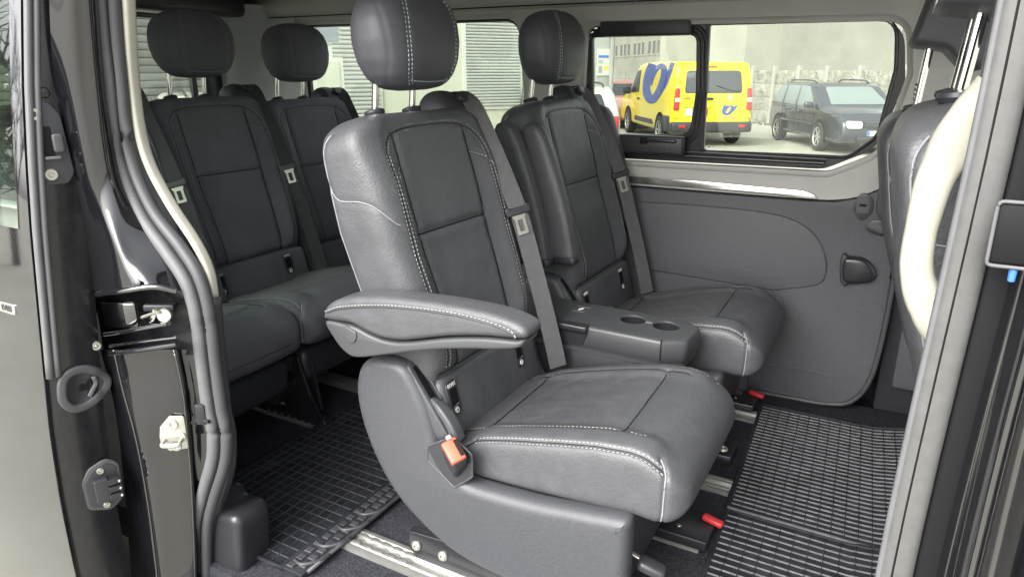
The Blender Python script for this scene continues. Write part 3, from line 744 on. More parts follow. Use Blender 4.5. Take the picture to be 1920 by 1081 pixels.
# ================================================================== THE VAN: cabin shell
van = root('passenger_van', (-1.0, 1.6, -0.66), 'black passenger van, cabin seen through its open sliding door', 'van')
def WL(u, v, d): return (u, 2.36 + d - .06 * max(0, v - .72), v)
def part(name, vf, m, smooth=35, parent=None, **k): return obj(name, vf, m, parent or van, smooth, **k)

part('cabin_floor', box((-.85, 1.62, -.02), (3.7, 1.60, .04), .002), 'carpet')
roof = part('headliner', box((-.95, 1.62, 1.405), (3.5, 1.46, .06), .025, 3), 'headliner')
part('roof_skin', box((-.95, 1.62, 1.455), (3.6, 1.56, .03), .012), 'paint')
# roof edge cove along the far side and the rear
cove = [(-2.70, 2.335, 1.335), (-1.8, 2.335, 1.335), (-.8, 2.335, 1.330), (.4, 2.335, 1.322)]
part('roof_cove', sweep(cove, [(.05 * math.cos(a), .05 * math.sin(a)) for a in np.linspace(0, 2 * math.pi, 14, endpoint=False)]), 'headliner', 180)
part('cove_joint', sweep([(-2.6, 2.300, 1.292), (-1.2, 2.300, 1.292), (.1, 2.300, 1.284)], rrect(.004, .004, .001, 1)), 'void')

# ---- upper wall trim with both window openings
winS = [(-1.005, 1.222, .055), (-.045, 1.212, .085), (-.020, 1.05, .05), (-.062, .855, .11), (-.205, .782, .09), (-.90, .776, .03), (-1.02, .830, .07)]
winQ = [(-2.36, 1.262, .07), (-1.285, 1.256, .07), (-1.25, .80, .05), (-2.36, .80, .05)]
outer = [(-2.60, .688), (-1.4, .688), (-.25, .690)] + [tuple(p) for p in catmull([(-.25, .690), (-.16, .694), (-.09, .712), (-.03, .748), (.03, .80)], 5)[1:]] + [(.16, .92), (.45, 1.02), (.45, 1.33), (-2.60, 1.33)]
rimS = roundpoly([(p[0] + (.018 if p[0] > -.5 else -.018), p[1] + (.016 if p[1] > 1 else -.022), p[2]) for p in winS], 7)
rimQ = roundpoly([(p[0] + (.03 if p[0] > -1.8 else -.05), p[1] + (.018 if p[1] > 1 else -.02), p[2]) for p in winQ], 7)
part('upper_wall_trim', plate(outer, [rimS, rimQ], .055, WL, lip=.016), 'trim_grey', 40)
# ---- sliding side window
gS = roundpoly(winS, 7)
paneR = roundpoly([(q[0], q[1], r) for (q, r) in [(xz(1332, 40, 2.40), .02), (xz(1682, 36, 2.40), .06), (xz(1679, 130, 2.40), .08), (xz(1645, 255, 2.40), .06), (xz(1590, 294, 2.40), .05), (xz(1318, 283, 2.40), .02)]], 6)
paneL = roundpoly([(q[0], q[1], r) for (q, r) in [(xz(1113, 69, 2.40), .012), (xz(1311, 64, 2.40), .03), (xz(1309, 170, 2.40), .04), (xz(1296, 254, 2.40), .045), (xz(1160, 254, 2.40), .02), (xz(1112, 200, 2.40), .03)]], 6)
def WG(u, v, d): return (u, 2.392 + d - .03 * max(0, v - .72), v)
sw = part('side_window', plate(gS, [paneR, paneL], .020, WG, lip=.004), 'satin_black', 40)
def WR(u, v, d): return (u, 2.384 - d - .03 * max(0, v - .72), v)
obj('window_pane', prism(inset2d(paneR, -.006), .000, .004, 0, mapf=lambda u, v, d: WG(u, v, .012 + d)), 'glass', sw)
obj('window_pane', prism(inset2d(paneL, -.006), .000, .004, 0, mapf=lambda u, v, d: WG(u, v, .012 + d)), 'glass', sw)
for k, (ins, r) in enumerate(((-.008, .0045), (-.020, .0045), (-.031, .004))):
    obj('frame_moulding', tube([WG(u, v, -.002 + .001 * k) for u, v in inset2d(paneL, ins)], r, 6, loop=True), 'black_plastic', sw)
obj('frame_moulding', tube([WG(u, v, -.001) for u, v in inset2d(paneR, -.004)], .003, 6, loop=True), 'satin_black', sw)
def bar(px0, py0, px1, py1, Y, hgt, dep, name, m, r=.003):
    a = at(px0, py0, Y=Y); b = at(px1, py1, Y=Y)
    return obj(name, sweep([a, (a + b) / 2, b], rrect(dep, hgt, r, 2)), m, sw)
bar(1292, 44, 1588, 37, 2.375, .010, .014, 'upper_track', 'satin_black'); bar(1292, 35, 1575, 29, 2.378, .006, .010, 'upper_track', 'satin_black')
bar(1455, 29, 1500, 27, 2.372, .010, .012, 'track_clip', 'black_plastic')
bar(1280, 292, 1545, 306, 2.368, .008, .016, 'lower_track', 'satin_black'); bar(1280, 284, 1550, 299, 2.374, .006, .012, 'lower_track', 'satin_black')
bar(1500, 309, 1540, 311, 2.362, .006, .010, 'track_clip', 'black_plastic')
def boxpx(name, px0, py0, px1, py1, Y, dep, m, r=.006, parent=None):
    a = at(px0, py0, Y=Y); b = at(px1, py1, Y=Y); c = (a + b) / 2
    return obj(name, box((c[0], Y, c[2]), (abs(b[0] - a[0]), dep, abs(a[2] - b[2])), r, 3), m, parent or sw)
bl = boxpx('sun_blind_housing', 1128, 37, 1296, 66, 2.355, .035, 'black_plastic', .008)
lt = boxpx('window_latch', 1164, 251, 1282, 291, 2.345, .040, 'black_plastic', .008)
boxpx('latch_grip', 1212, 259, 1268, 269, 2.322, .010, 'satin_black', .005, lt)
boxpx('latch_recess', 1200, 257, 1214, 270, 2.3245, .003, 'void', .001, lt)
a_ = at(1255, 283, Y=2.3235)
obj('vent_symbol', cat(tube(catmull([a_ + np.array([x, 0, z]) for x, z in [(-.012, .002), (-.007, .006), (-.003, .001), (-.008, -.003)]], 4), .0008, 5), tube(catmull([a_ + np.array([x, 0, z]) for x, z in [(.002, -.002), (.007, -.003), (.012, .005)]], 4), .0008, 5)), 'rubber', lt)
mk = []
for k, (dx, dz, w) in enumerate([(0, 0, .012), (.018, 0, .006), (.028, .001, .005), (.008, -.006, .010), (.022, -.006, .004)]):
    q = at(1323, 272, Y=2.398); mk.append(box((q[0] + .004 + dx, 2.4005, q[2] + dz), (w, .0008, .0022), 0))
obj('glass_marking', cat(*mk), 'rubber_dark', sw)
# ---- rear quarter window
gQ = roundpoly(winQ, 7)
qw = part('quarter_window', plate(inset2d(gQ, -.02), [inset2d(gQ, .004)], .020, WG, lip=.004), 'satin_black', 40)
obj('window_pane', prism(inset2d(gQ, -.004), 0, .004, 0, mapf=lambda u, v, d: WG(u, v, .012 + d)), 'glass', qw)
obj('window_reveal', plate(inset2d(gQ, -.055), [inset2d(gQ, -.004)], .014, lambda u, v, d: WG(u, v, -.016 + d)), 'trim_grey', qw)
# outer skin of the far side below and above the windows
part('far_side_skin', cat(box((-.9, 2.47, .05), (3.6, .04, 1.34), .01), box((-.9, 2.40, 1.36), (3.6, .06, .14), .01)), 'paint')

# ---- lower wall panel
lo = [(-2.60, .010), (-.12, .010)] + [tuple(p) for p in catmull([(-.12, .010), (-.05, .022), (-.005, .06), (.020, .13), (.028, .25), (.030, .45), (.022, .62), (.018, .76)], 5)[1:]] + [(-.03, .742), (-.09, .706), (-.16, .688), (-.25, .684), (-2.60, .682)]
lw = part('lower_wall_panel', prism(lo, 2.352, 2.40, .006, 3), 'wall_plastic', 40)
rp = [xz(x, y, 2.345) for x, y in [(1165, 376), (1300, 384), (1420, 396), (1490, 413), (1532, 445), (1550, 490), (1547, 520), (1528, 536), (1450, 545)]]
rp = rp + [(-1.35, .405), (-1.35, .652)]
rp = resample(catmull(rp[:9], 6), .02).tolist() + [(-1.35, .405), (-1.35, .645)]
obj('raised_panel', prism(rp, 2.3445, 2.36, .006, 3), 'wall_plastic', lw, 40)
ridge = [at(x, y, Y=2.350) for x, y in [(1330, 655), (1400, 672), (1500, 692), (1580, 706), (1608, 708)]]
obj('crease_rib', sweep(catmull(ridge, 5), rrect(.007, .010, .003, 2), scale=np.interp(np.linspace(0, 1, 21), [0, .6, 1], [1, 1, .1])), 'wall_plastic', lw)
# bright trim strip with a rounded front end
st = [xz(x, y, 2.350) for x, y in [(1150, 328), (1300, 338), (1440, 351), (1506, 357), (1526, 364), (1534, 374), (1440, 364), (1300, 352), (1150, 341)]]
part('silver_trim_strip', prism(np.array(st), 2.3465, 2.358, .002, 2), 'silver_trim')
# edge of the panel and the dark recess in front of it
edge = [(-.90, 2.352, .003), (-.40, 2.352, .004), (-.20, 2.352, .006), (-.10, 2.350, .012), (-.03, 2.349, .035), (.014, 2.348, .11), (.032, 2.347, .25), (.036, 2.347, .45), (.030, 2.347, .62), (.026, 2.347, .76)]
part('panel_edge_seal', tube(catmull(edge, 8), .008, 8), 'rubber_dark', 180)
obj('edge_highlight_bead', tube(catmull([(.026, 2.3405, .47), (.028, 2.3405, .56), (.024, 2.3405, .66)], 6), .002, 6), 'chrome', lw)  # thin chrome bead drawn as the glint on the panel edge
part('front_pillar_trim', box((.24, 2.44, .55), (.40, .06, 1.10), .01), 'black_plastic')
part('pillar_lower_cover', box((.16, 2.400, .30), (.16, .05, .40), .015), 'wall_plastic')
part('door_card', box((.72, 2.44, .40), (.56, .05, .90), .02), 'wall_plastic')
# fittings on the lower wall: bag hook cup, cover flap, slot emblem, belt stalk
def wallshape(name, pts, y0, y1, m, r=.002, parent=None, n=5):
    o = resample(catmull([xz(x, y, 2.35) for x, y in pts], n, closed=True), .003, closed=True)
    return obj(name, prism(o, y0, y1, r, 3), m, parent or lw, 60)
cup = wallshape('bag_hook', [(1582, 482), (1600, 478), (1625, 484), (1640, 500), (1642, 515), (1632, 526), (1600, 529), (1582, 525), (1577, 505)], 2.318, 2.354, 'satin_black', .014)
wallshape('hook_plate', [(1578, 480), (1590, 478), (1592, 528), (1577, 524)], 2.322, 2.353, 'black_plastic', .004, cup)
em = wallshape('fuel_flap_cover', [(1601, 392), (1606, 372), (1620, 362), (1637, 374), (1634, 400), (1614, 413)], 2.3478, 2.356, 'black_plastic', .001)
wallshape('cover_face', [(1606, 390), (1610, 374), (1621, 368), (1632, 377), (1629, 393), (1628, 399), (1608, 400)], 2.3462, 2.350, 'wall_plastic', .001, em)
wallshape('slot', [(1612, 382), (1624, 383), (1624, 387), (1612, 386)], 2.3455, 2.347, 'void', 0, em)
sh = wallshape('belt_stalk_cover', [(1652, 331), (1664, 330), (1662, 385), (1670, 402), (1662, 413), (1650, 410), (1643, 390), (1648, 350)], 2.343, 2.356, 'black_plastic', .003)
rv = wallshape('tie_down_bezel', [(1623, 426), (1638, 412), (1666, 418), (1664, 438), (1655, 443), (1630, 434)], 2.346, 2.354, 'satin_black', .001)
wallshape('bezel_face', [(1631, 425), (1641, 420), (1657, 425), (1655, 437), (1636, 431)], 2.3448, 2.347, 'wall_plastic', .001, rv)
# rear corner: ribbed grey pillar, tailgate with its window
pr = []
for z in np.linspace(.55, 1.345, 14):
    q = (z - .55) / .795; dx = .05 * q ** 2
    pr.append([(-2.34 + dx * 0, 2.345 - .06 * max(0, z - .72), z), (-2.42 + .01 * q, 2.350 - .06 * max(0, z - .72), z), (-2.50 + .02 * q, 2.335 - .06 * max(0, z - .72), z), (-2.56 + .04 * q, 2.295 - .03 * q, z), (-2.60 + .04 * q, 2.235 - .03 * q, z), (-2.625 + .03 * q, 2.175 - .03 * q - .12 * max(0, q - .75), z), (-2.66, 2.165 - .03 * q - .12 * max(0, q - .75), z)])
part('rear_corner_pillar', loft(pr, closed=False), 'pillar_grey', 60)
TG = lambda u, v, d: (-2.665 - d - .10 * max(0, v - .75) * 0 , u, v)
tw = roundpoly([(1.02, 1.285, .06), (2.13, 1.285, .06), (2.165, .80, .05), (1.00, .80, .05)], 6)
tg = part('tailgate', plate([(.86, .0), (2.36, .0), (2.36, 1.38), (.86, 1.38)], [tw], .05, TG, lip=.01), 'black_plastic', 40)
obj('window_pane', prism(inset2d(tw, -.004), 0, .004, 0, mapf=lambda u, v, d: TG(u, v, .04 + d)), 'glass', tg)
obj('window_bar', cat(box((-2.66, 2.02, 1.0), (.02, .025, .5), .004), box((-2.655, 2.115, 1.0), (.03, .09, .5), .01)), 'satin_black', tg)
obj('tailgate_valance', box((-2.60, 1.60, 1.335), (.12, 1.30, .09), .03, 3), 'black_plastic', tg)
# ================================================================== THE VAN: door opening, open sliding door, front pillar
def pxrows(rows, n=5):
    """rows of (py, [(px, Y)...]) -> smooth world grid"""
    G = np.array([[at(px, py, Y=Y) for px, Y in r] for py, r in rows])
    G = np.array([catmull(g, n) for g in G])                       # across
    G = np.array([catmull(G[:, j], n) for j in range(G.shape[1])]).transpose(1, 0, 2)
    return G
up = [(-60, [(90, .742), (128, .752), (147, .764), (168, .780), (186, .816), (215, .842)]), (150, [(100, .742), (140, .752), (160, .764), (185, .782), (203, .816), (228, .842)]), (300, [(125, .742), (160, .752), (180, .762), (203, .780), (226, .816), (250, .842)]),
      (380, [(140, .742), (172, .752), (195, .760), (222, .778), (255, .816), (285, .842)]), (470, [(160, .742), (190, .748), (222, .752), (248, .770), (310, .816), (335, .842)]), (545, [(168, .740), (186, .740), (235, .744), (288, .762), (350, .818), (375, .842)])]
jm = part('rear_door_jamb', loft(pxrows(up), closed=False), 'paint_mid', 60)
lw_ = [.742, .746, .768, .792, .810, .825]
lo_ = [(655, [188, 213, 268, 326, 340, 368]), (730, [208, 230, 287, 342, 354, 382]), (810, [222, 252, 302, 351, 363, 396]), (900, [232, 270, 316, 358, 368, 390]), (1000, [240, 285, 326, 363, 371, 376]), (1130, [250, 300, 336, 367, 374, 378])]
lo_ = [(y, list(zip(r, lw_))) for y, r in lo_]
part('lower_jamb', loft(pxrows(lo_), closed=False), 'paint_mid', 60)
for col, yv_ in ((1, .745), (3, .7905)):       # folded edges of the lower jamb panel
    part('jamb_fold', tube(catmull([at(r[col][0], y, Y=r[col][1] - .001) for y, r in lo_], 5), .0022, 8), 'paint', 180)
# slide rail recess between the two jamb panels
rec = [[at(x, y, Y=Y) for x, Y in r] for y, r in [(540, [(170, .79), (250, .80), (345, .815), (380, .83)]), (600, [(185, .80), (260, .815), (350, .825), (385, .835)]), (665, [(195, .79), (270, .80), (355, .815), (390, .83)])]]
part('roller_recess', loft(rec, closed=False), 'edge_black', 60)
def pxpath(pts, Y, n=6): return catmull([at(p[0], p[1], Y=(p[2] if len(p) > 2 else Y)) for p in pts], n)
part('recess_lip', sweep(pxpath([(184, 551, .742), (230, 545, .738), (288, 537, .762), (330, 545, .79)], .75), rrect(.014, .010, .004, 2)), 'paint', 60)
part('recess_lip', sweep(pxpath([(198, 626, .755), (240, 620, .752), (316, 606, .770)], .75), rrect(.012, .008, .003, 2)), 'paint', 60)
part('recess_lip', sweep(pxpath([(207, 662, .748), (250, 657, .744), (333, 645, .765)], .75), rrect(.012, .010, .004, 2)), 'paint_dirty', 60)
part('recess_lip', sweep(pxpath([(207, 648, .752), (250, 642, .748), (333, 632, .768)], .75), rrect(.008, .006, .003, 2)), 'paint', 60)
def pbox(name, px, py, Y, s_, m, r=.003, rz=30, parent=None, rx=0):
    c = at(px, py, Y=Y); return part(name, xf(box((0, 0, 0), s_, r, 2), Matrix.Translation(c) @ E(rx, 0, rz).to_matrix().to_4x4()), m, parent=parent)
rb = pbox('roller_bracket', 248, 588, .775, (.026, .02, .050), 'paint', .003)
pbox('bracket_plate', 222, 590, .788, (.06, .01, .055), 'edge_black', .002, parent=rb)
pbox('roller_arm', 300, 575, .79, (.06, .018, .014), 'satin_black', .004, parent=rb)
obj('roller_wheel', lathe([(.004, -.006), (.013, -.006), (.013, .006), (.004, .006)], 16, at_dir(at(309, 590, Y=.785), (.6, -.8, .1))), 'steel', rb)
obj('roller_pin', tube([at(283, 602, Y=.78), at(289, 590, Y=.78), at(291, 578, Y=.78)], .005, 8), 'chrome', rb)
obj('roller_arm', sweep(pxpath([(268, 594), (285, 588), (302, 584)], .778), rrect(.010, .006, .002, 1)), 'steel', rb)
for x, y in ((200, 542), (258, 533)): obj('plug', lathe([(.002, 0), (.008, 0), (.007, .003), (.003, .004)], 12, at_dir(at(x, y - 2, Y=.748), (.4, -.85, .3))), 'edge_black', jm)
# zinc striker plate with its loop
sc = at(328, 810, Y=.778); sx = np.array([.62, .78, 0]) / np.linalg.norm([.62, .78, 0]) ; sx = np.array([.86, .50, 0]); sz = np.array([0, 0, 1.]); sn = np.array([.5, -.86, 0])
smf = lambda u, v, d: sc + sx * u + sz * v + sn * d
sk = part('door_striker', prism(roundpoly([(-.030, -.006, .008), (-.030, -.022, .008), (-.014, -.040, .006), (.026, -.034, .006), (.026, .040, .006), (-.004, .040, .006), (-.026, .016, .01)]), .002, .006, .001, mapf=smf), 'steel')
obj('striker_loop', tube(catmull([smf(-.018, -.010, .004), smf(-.018, -.013, .020), smf(-.014, -.016, .028), smf(.014, -.014, .028), smf(.018, -.011, .020), smf(.018, -.008, .004)], 6), .0042, 10), 'steel', sk)
obj('loop_base', prism(rrect(.054, .020, .009), .006, .011, .002, mapf=lambda u, v, d: smf(u - .001, v - .006, d)), 'steel', sk)
for v in (.022, -.028): obj('bolt', lathe([(.002, .002), (.005, .001), (.0055, .003), (.010, .003), (.011, .0)], 14, at_dir(smf(.002, v, .006), sn)), 'alu', sk)
hk = pbox('latch_catch', 377, 775, .80, (.02, .012, .045), 'satin_black', .003)
obj('catch_wire', tube(pxpath([(360, 792), (372, 786), (392, 790)], .80), .004, 8), 'black_steel', hk)
# rubber seals and the cream trim edge round the rear of the opening
sA = [(186, -60), (196, 60), (206, 150), (222, 290), (262, 398), (315, 475), (350, 530), (368, 590), (377, 660), (390, 760), (400, 812), (398, 862), (379, 930), (367, 1000), (369, 1120)]
sB = [(209, -60), (217, 60), (226, 150), (243, 288), (284, 390), (338, 462), (373, 518), (392, 585), (401, 660), (414, 760), (424, 812), (421, 868), (399, 938), (387, 1000), (389, 1120)]
se = part('door_seal', tube(pxpath(sA, .815), .0135, 12), 'rubber', 180)
obj('seal_lip', tube(pxpath(sB, .822), .0125, 12), 'rubber_dark', se, 180)
obj('seal_groove', tube(pxpath([((a[0] + b[0]) / 2, (a[1] + b[1]) / 2) for a, b in zip(sA, sB)], .8105), .0018, 6), 'void', se, 180)
cr = [(238, -60), (244, 60), (249, 140), (262, 240), (282, 310), (322, 385), (366, 452), (392, 505), (403, 557)]
part('cream_trim_edge', sweep(pxpath(cr, .842), rrect(.016, .022, .006, 3), up=(0, 1, 0), scale=np.interp(np.linspace(0, 1, 49), [0, .8, 1], [1.0, .9, .7])), 'cream', 180)
dk = [(403, 557), (410, 640), (422, 760), (432, 812), (430, 880), (410, 945), (398, 1000), (400, 1120)]
part('lower_trim_edge', sweep(pxpath(dk, .840), rrect(.018, .022, .006, 3), up=(0, 1, 0)), 'black_plastic', 180)
fb = resample(catmull([(398, 935), (425, 950), (455, 962), (465, 1000), (462, 1120), (392, 1120)], 5, closed=True), 6, closed=True)
part('step_corner_trim', prism([tuple(at(x, y, Y=.86)[[0, 2]]) for x, y in fb], .835, .93, .018, 4), 'satin_black', 60)
# near side body behind the opening, inside trim and outer skin
nw = roundpoly([(-2.45, .78, .05), (-1.50, .78, .05), (-1.50, 1.24, .05), (-2.45, 1.24, .05)], 5)
ns = part('near_side_wall', plate([(-2.68, -.18), (-1.34, -.18), (-1.34, 1.38), (-2.68, 1.38)], [nw], .05, lambda u, v, d: (u, .862 - d, v)), 'pillar_grey')
obj('window_pane', prism(inset2d(nw, -.004), 0, .004, 0, mapf=lambda u, v, d: (u, .830 + d, v)), 'glass', ns)
part('sill', box((-.62, .80, -.10), (1.36, .12, .14), .02), 'black_plastic')
part('near_roof_rail', box((-.60, .86, 1.375), (1.9, .09, .07), .03), 'paint')
# ------------------------------------------------ sliding door, run back along the body
zz = np.array([-.30, -.08, .09, .25, .40, .54, .70, .80, .92, 1.05, 1.20, 1.36]); yy = np.array([.618, .609, .606, .608, .616, .630, .647, .658, .674, .694, .722, .757])
yo = lambda z: float(np.interp(z, zz, yy))
zs = np.linspace(-.30, 1.36, 34)
def skin_pt(k, z): return (-1.374 - .004 * (k == 0), yo(z) + .012 * (k == 0), z) if k < 2 else (-1.39 - (k - 2) * .26, yo(z) - .002 - .02 * math.sin(math.pi * (k - 2) / 6), z)
zlow = [z for z in np.linspace(-.30, .80, 24)]; zup = [z for z in np.linspace(.80, 1.36, 12)]; ztop = [z for z in np.linspace(1.27, 1.36, 4)]
door = part('sliding_door', loft([[skin_pt(k, z) for k in range(8)] for z in zlow], closed=False), 'paint', 80, label='black sliding door pushed open beside the body')
obj('window_frame', cat(loft([[skin_pt(0, z), skin_pt(1, z), skin_pt(2, z), (-1.405, yo(z) - .003, z)] for z in zup], closed=False), loft([[(-1.405 - .25 * k, yo(z) - .003 - .02 * math.sin(math.pi * k / 5), z) for k in range(6)] for z in ztop], closed=False), loft([[(-2.55 - .07 * k, yo(z) - .006, z) for k in range(3)] for z in zup], closed=False)), 'paint', door, 80)
for dd in (0, .004):
    obj('window_pane', loft([[(-1.405 - .23 * k, yo(z) - .003 + dd - .012 * math.sin(math.pi * k / 5), z) for k in range(6)] for z in np.linspace(.80, 1.275, 8)], closed=False), 'glass', door, 180)
xin = lambda z: -1.352 - .012 * max(0, .6 - z)
inn = [[(-1.378, yo(z) + .010, z), (-1.368, yo(z) + .016, z), (-1.362, yo(z) + .045, z), (xin(z), yo(z) + .085, z), (xin(z) - .004, yo(z) + .100, z), (xin(z) - .05, yo(z) + .104, z), (xin(z) - .6, yo(z) + .104, z)] for z in zs]
obj('door_edge_face', loft([r[:-1] for r in inn], closed=False), 'edge_black', door, 60)
obj('door_inner_panel', loft([[r[-2], r[-1]] for r in inn if r[0][2] < .79], closed=False), 'black_plastic', door, 60)
fx = lambda y, z: float(np.interp(y - yo(z), [.01, .016, .045, .085, .1], [-1.378, -1.368, -1.362, xin(z), xin(z) - .004])) + .0005
def fat(px, py):
    """point of the door's edge face"""
    X = -1.362
    for _ in range(4):
        p = at(px, py, X=X); X = fx(p[1], p[2])
    return at(px, py, X=X)
wz = [float(z) for z in np.linspace(.515, 1.34, 24)]
for dy, r in ((.008, .007), (.020, .006)):
    obj('door_weatherstrip', tube([(-1.366 + .3 * (dy - .008), yo(z) + dy, z) for z in wz], r, 8), 'rubber', door, 180)
dn = np.array([.93, -.36, 0.]); dn /= np.linalg.norm(dn); du = np.array([-dn[1], dn[0], 0])
def dface(px, py, lift=0.0):
    c = fat(px, py); return lambda u, v, d: c + du * u + np.array([0, 0, 1]) * v + dn * (d + lift)
# teardrop rubber grommet with a deep dark cup
gp_ = resample(catmull([(116, 740), (117, 714), (132, 697), (160, 690), (184, 697), (200, 711), (195, 728), (178, 747), (158, 760), (136, 764), (121, 754)], 6, closed=True), 5, closed=True)
gpts = np.array([fat(x, y) for x, y in gp_]); gc_ = gpts.mean(0)
gr = obj('rubber_grommet', sweep(gpts + dn * .003, rrect(.017, .012, .005, 3), up=dn, loop=True), 'rubber_dark', door, 180)
rows = [gc_ + (gpts - gc_) * k + dn * d for k, d in ((.92, .006), (.78, .004), (.70, .0025), (.5, .0015), (.2, .001))]
obj('grommet_cup', loft(rows, caps=(False, True)), 'satin_black', gr, 60)
obj('grommet_fold', sweep(catmull([gc_ + (gpts[int(len(gpts) * f)] - gc_) * k + dn * .006 for f, k in ((.40, .72), (.48, .55), (.58, .45), (.70, .6))], 5), rrect(.008, .006, .002, 2), up=dn), 'rubber', gr, 180)
obj('bolt', lathe([(.002, .004), (.004, .002), (.005, .004), (.008, .004), (.010, 0)], 14, at_dir(fat(180, 648), dn)), 'steel', door)
# contact plate: rounded gasket, plate, screws, block of spring contacts
mf = dface(190, 908)
ga = roundpoly([(-.034, -.045, .02), (.010, -.062, .02), (.036, -.040, .02), (.038, .040, .02), (.016, .060, .02), (-.018, .046, .02), (-.036, .018, .02)], 5)
gk = obj('contact_plate', prism(ga, .0, .007, .003, mapf=mf), 'rubber_dark', door)
obj('plate_face', prism(inset2d(ga, .007), .005, .0085, .001, mapf=mf), 'black_plastic', gk)
cb = obj('contact_block', prism(rrect(.026, .052, .003), .008, .024, .002, mapf=lambda u, v, d: mf(u - .002, v - .004, d)), 'black_plastic', gk)
for k in range(3): obj('contact_finger', prism(rrect(.022, .012, .002), .010, .028, .001, mapf=lambda u, v, d, k=k: mf(u + .020, v + .012 - .017 * k, d)), 'satin_black', cb); obj('contact_tip', lathe([(.001, .003), (.003, .002), (.0032, 0)], 10, at_dir(mf(.030, .012 - .017 * k, .028), dn)), 'chrome', cb)
for v in (.036, -.044): obj('bolt', lathe([(.001, .003), (.003, .001), (.004, .003), (.006, .003), (.007, 0)], 12, at_dir(mf(.002, v, .0085), dn)), 'steel', gk)
# upper hinge plate with torx screws and roller hook
mf = dface(98, 268)
hp = obj('door_catch_plate', prism(roundpoly([(-.030, -.075, .012), (.014, -.075, .012), (.026, -.055, .012), (.020, .050, .02), (.004, .074, .02), (-.030, .074, .01)]), .0, .005, .002, mapf=mf), 'black_plastic', door)
obj('catch_opening', prism(rrect(.022, .06, .004), .005, .0056, 0, mapf=lambda u, v, d: mf(u - .010, v + .0, d)), 'void', hp)
obj('catch_hook', prism(rrect(.018, .034, .006), .005, .017, .004, mapf=lambda u, v, d: mf(u + .008, v, d)), 'rubber_dark', hp)
obj('catch_hook', prism(rrect(.026, .006, .002), .005, .012, .002, mapf=lambda u, v, d: mf(u - .004, v - .026, d)), 'rubber', hp)
for v in (.052, -.056): obj('bolt', lathe([(.001, .002), (.004, .002), (.005, .005), (.010, .005), (.012, 0)], 14, at_dir(mf(-.012 if v < 0 else -.02, v, .005), dn)), 'steel', hp)
obj('plug', lathe([(.001, .004), (.008, .003), (.010, 0)], 14, at_dir(fat(82, 174), dn)), 'edge_black', door)
# chrome badge on the outer skin near its front edge: the end of a word
bz = .66; bm = lambda u, v, d: (-1.43 - .0 + u, yo(bz + v) - .0015 - d, bz + v)
q = at(14, 574, Y=yo(.64)); bz = q[2]; bxx = q[0] + .018
bd = obj('badge', prism(rrect(.075, .020, .003), 0, .004, .001, mapf=lambda u, v, d: (bxx + u - .018, yo(bz + v) - .003 - d, bz + v)), 'chrome', door)
mt = Matrix(((1, 0, 0, bxx + .012), (0, 0, -1, yo(bz) - .0078), (0, 1, 0, bz), (0, 0, 0, 1)))
obj('lettering', text_vf('LASS', .017, mt, .0006, 'RIGHT'), 'rubber_dark', bd, 0)

# ------------------------------------------------ front pillar of the opening with its seal, grab handle, painted jamb
rs = [(.0665 + .010 * float(sm(.5, 1.1, z)), .822, z) for z in np.linspace(-.12, 1.40, 20)]
fs = part('front_door_seal', sweep(rs, rrect(.036, .034, .013, 4), up=(0, 1, 0)), 'rubber_light', 180)
obj('seal_lip', tube([(.0500 + .010 * float(sm(.5, 1.1, z)), .812, z) for z in np.linspace(-.12, 1.40, 20)], .004, 8), 'rubber', fs, 180)
part('jamb_gap_seal', sweep([(.097 + .010 * float(sm(.5, 1.1, z)), .824, z) for z in np.linspace(-.12, 1.40, 12)], rrect(.026, .024, .006, 3), up=(0, 1, 0)), 'void', 60)  # near-black strip standing in for the shaded gap between seal and jamb
obj('seal_groove', tube([(.0625 + .010 * float(sm(.5, 1.1, z)), .8055, z) for z in np.linspace(-.12, 1.40, 20)], .0013, 6), 'void', fs, 180)
prof = [(.094, .838), (.096, .815), (.099, .804), (.102, .797), (.105, .790), (.109, .772), (.116, .764), (.124, .772), (.131, .790), (.146, .788), (.160, .762), (.20, .742), (.26, .722), (.40, .712)]
rows = [[(x + .009 + .010 * float(sm(.5, 1.1, z)) + .02 * max(0, .75 - z) * (k / 13), y - .012 * math.sin(k * 1.1 + z * 2.0) * (k > 3), z) for k, (x, y) in enumerate(prof)] for z in np.linspace(-.2, 1.40, 26)]
rows = [catmull(r, 4) for r in rows]
part('front_door_jamb', loft(rows, closed=False), 'paint', 80)
part('front_pillar_inner_trim', box((.16, .885, .62), (.20, .06, 1.30), .02), 'black_plastic')
# rectangular chrome striker loop on the jamb
lc = at(1900, 437, Y=.772); ring = [(lc[0] + u, lc[1] - .010, lc[2] + v) for u, v in roundpoly([(-.017, -.030, .005), (.03, -.030, .005), (.03, .030, .005), (-.017, .030, .005)], 4)]
sl = part('latch_frame', tube(ring, .0018, 8, loop=True), 'rubber', 180)
obj('latch_pocket', box((lc[0] + .006, lc[1] - .004, lc[2]), (.044, .010, .056), .003), 'void', sl)
obj('wiring_clip', lathe([(.001, -.007), (.003, -.006), (.0035, .004), (.0015, .007)], 12, Matrix.Translation(at(1898, 515, Y=.766))), mat('wire_blue', (.05, .16, .6), .4), sl)
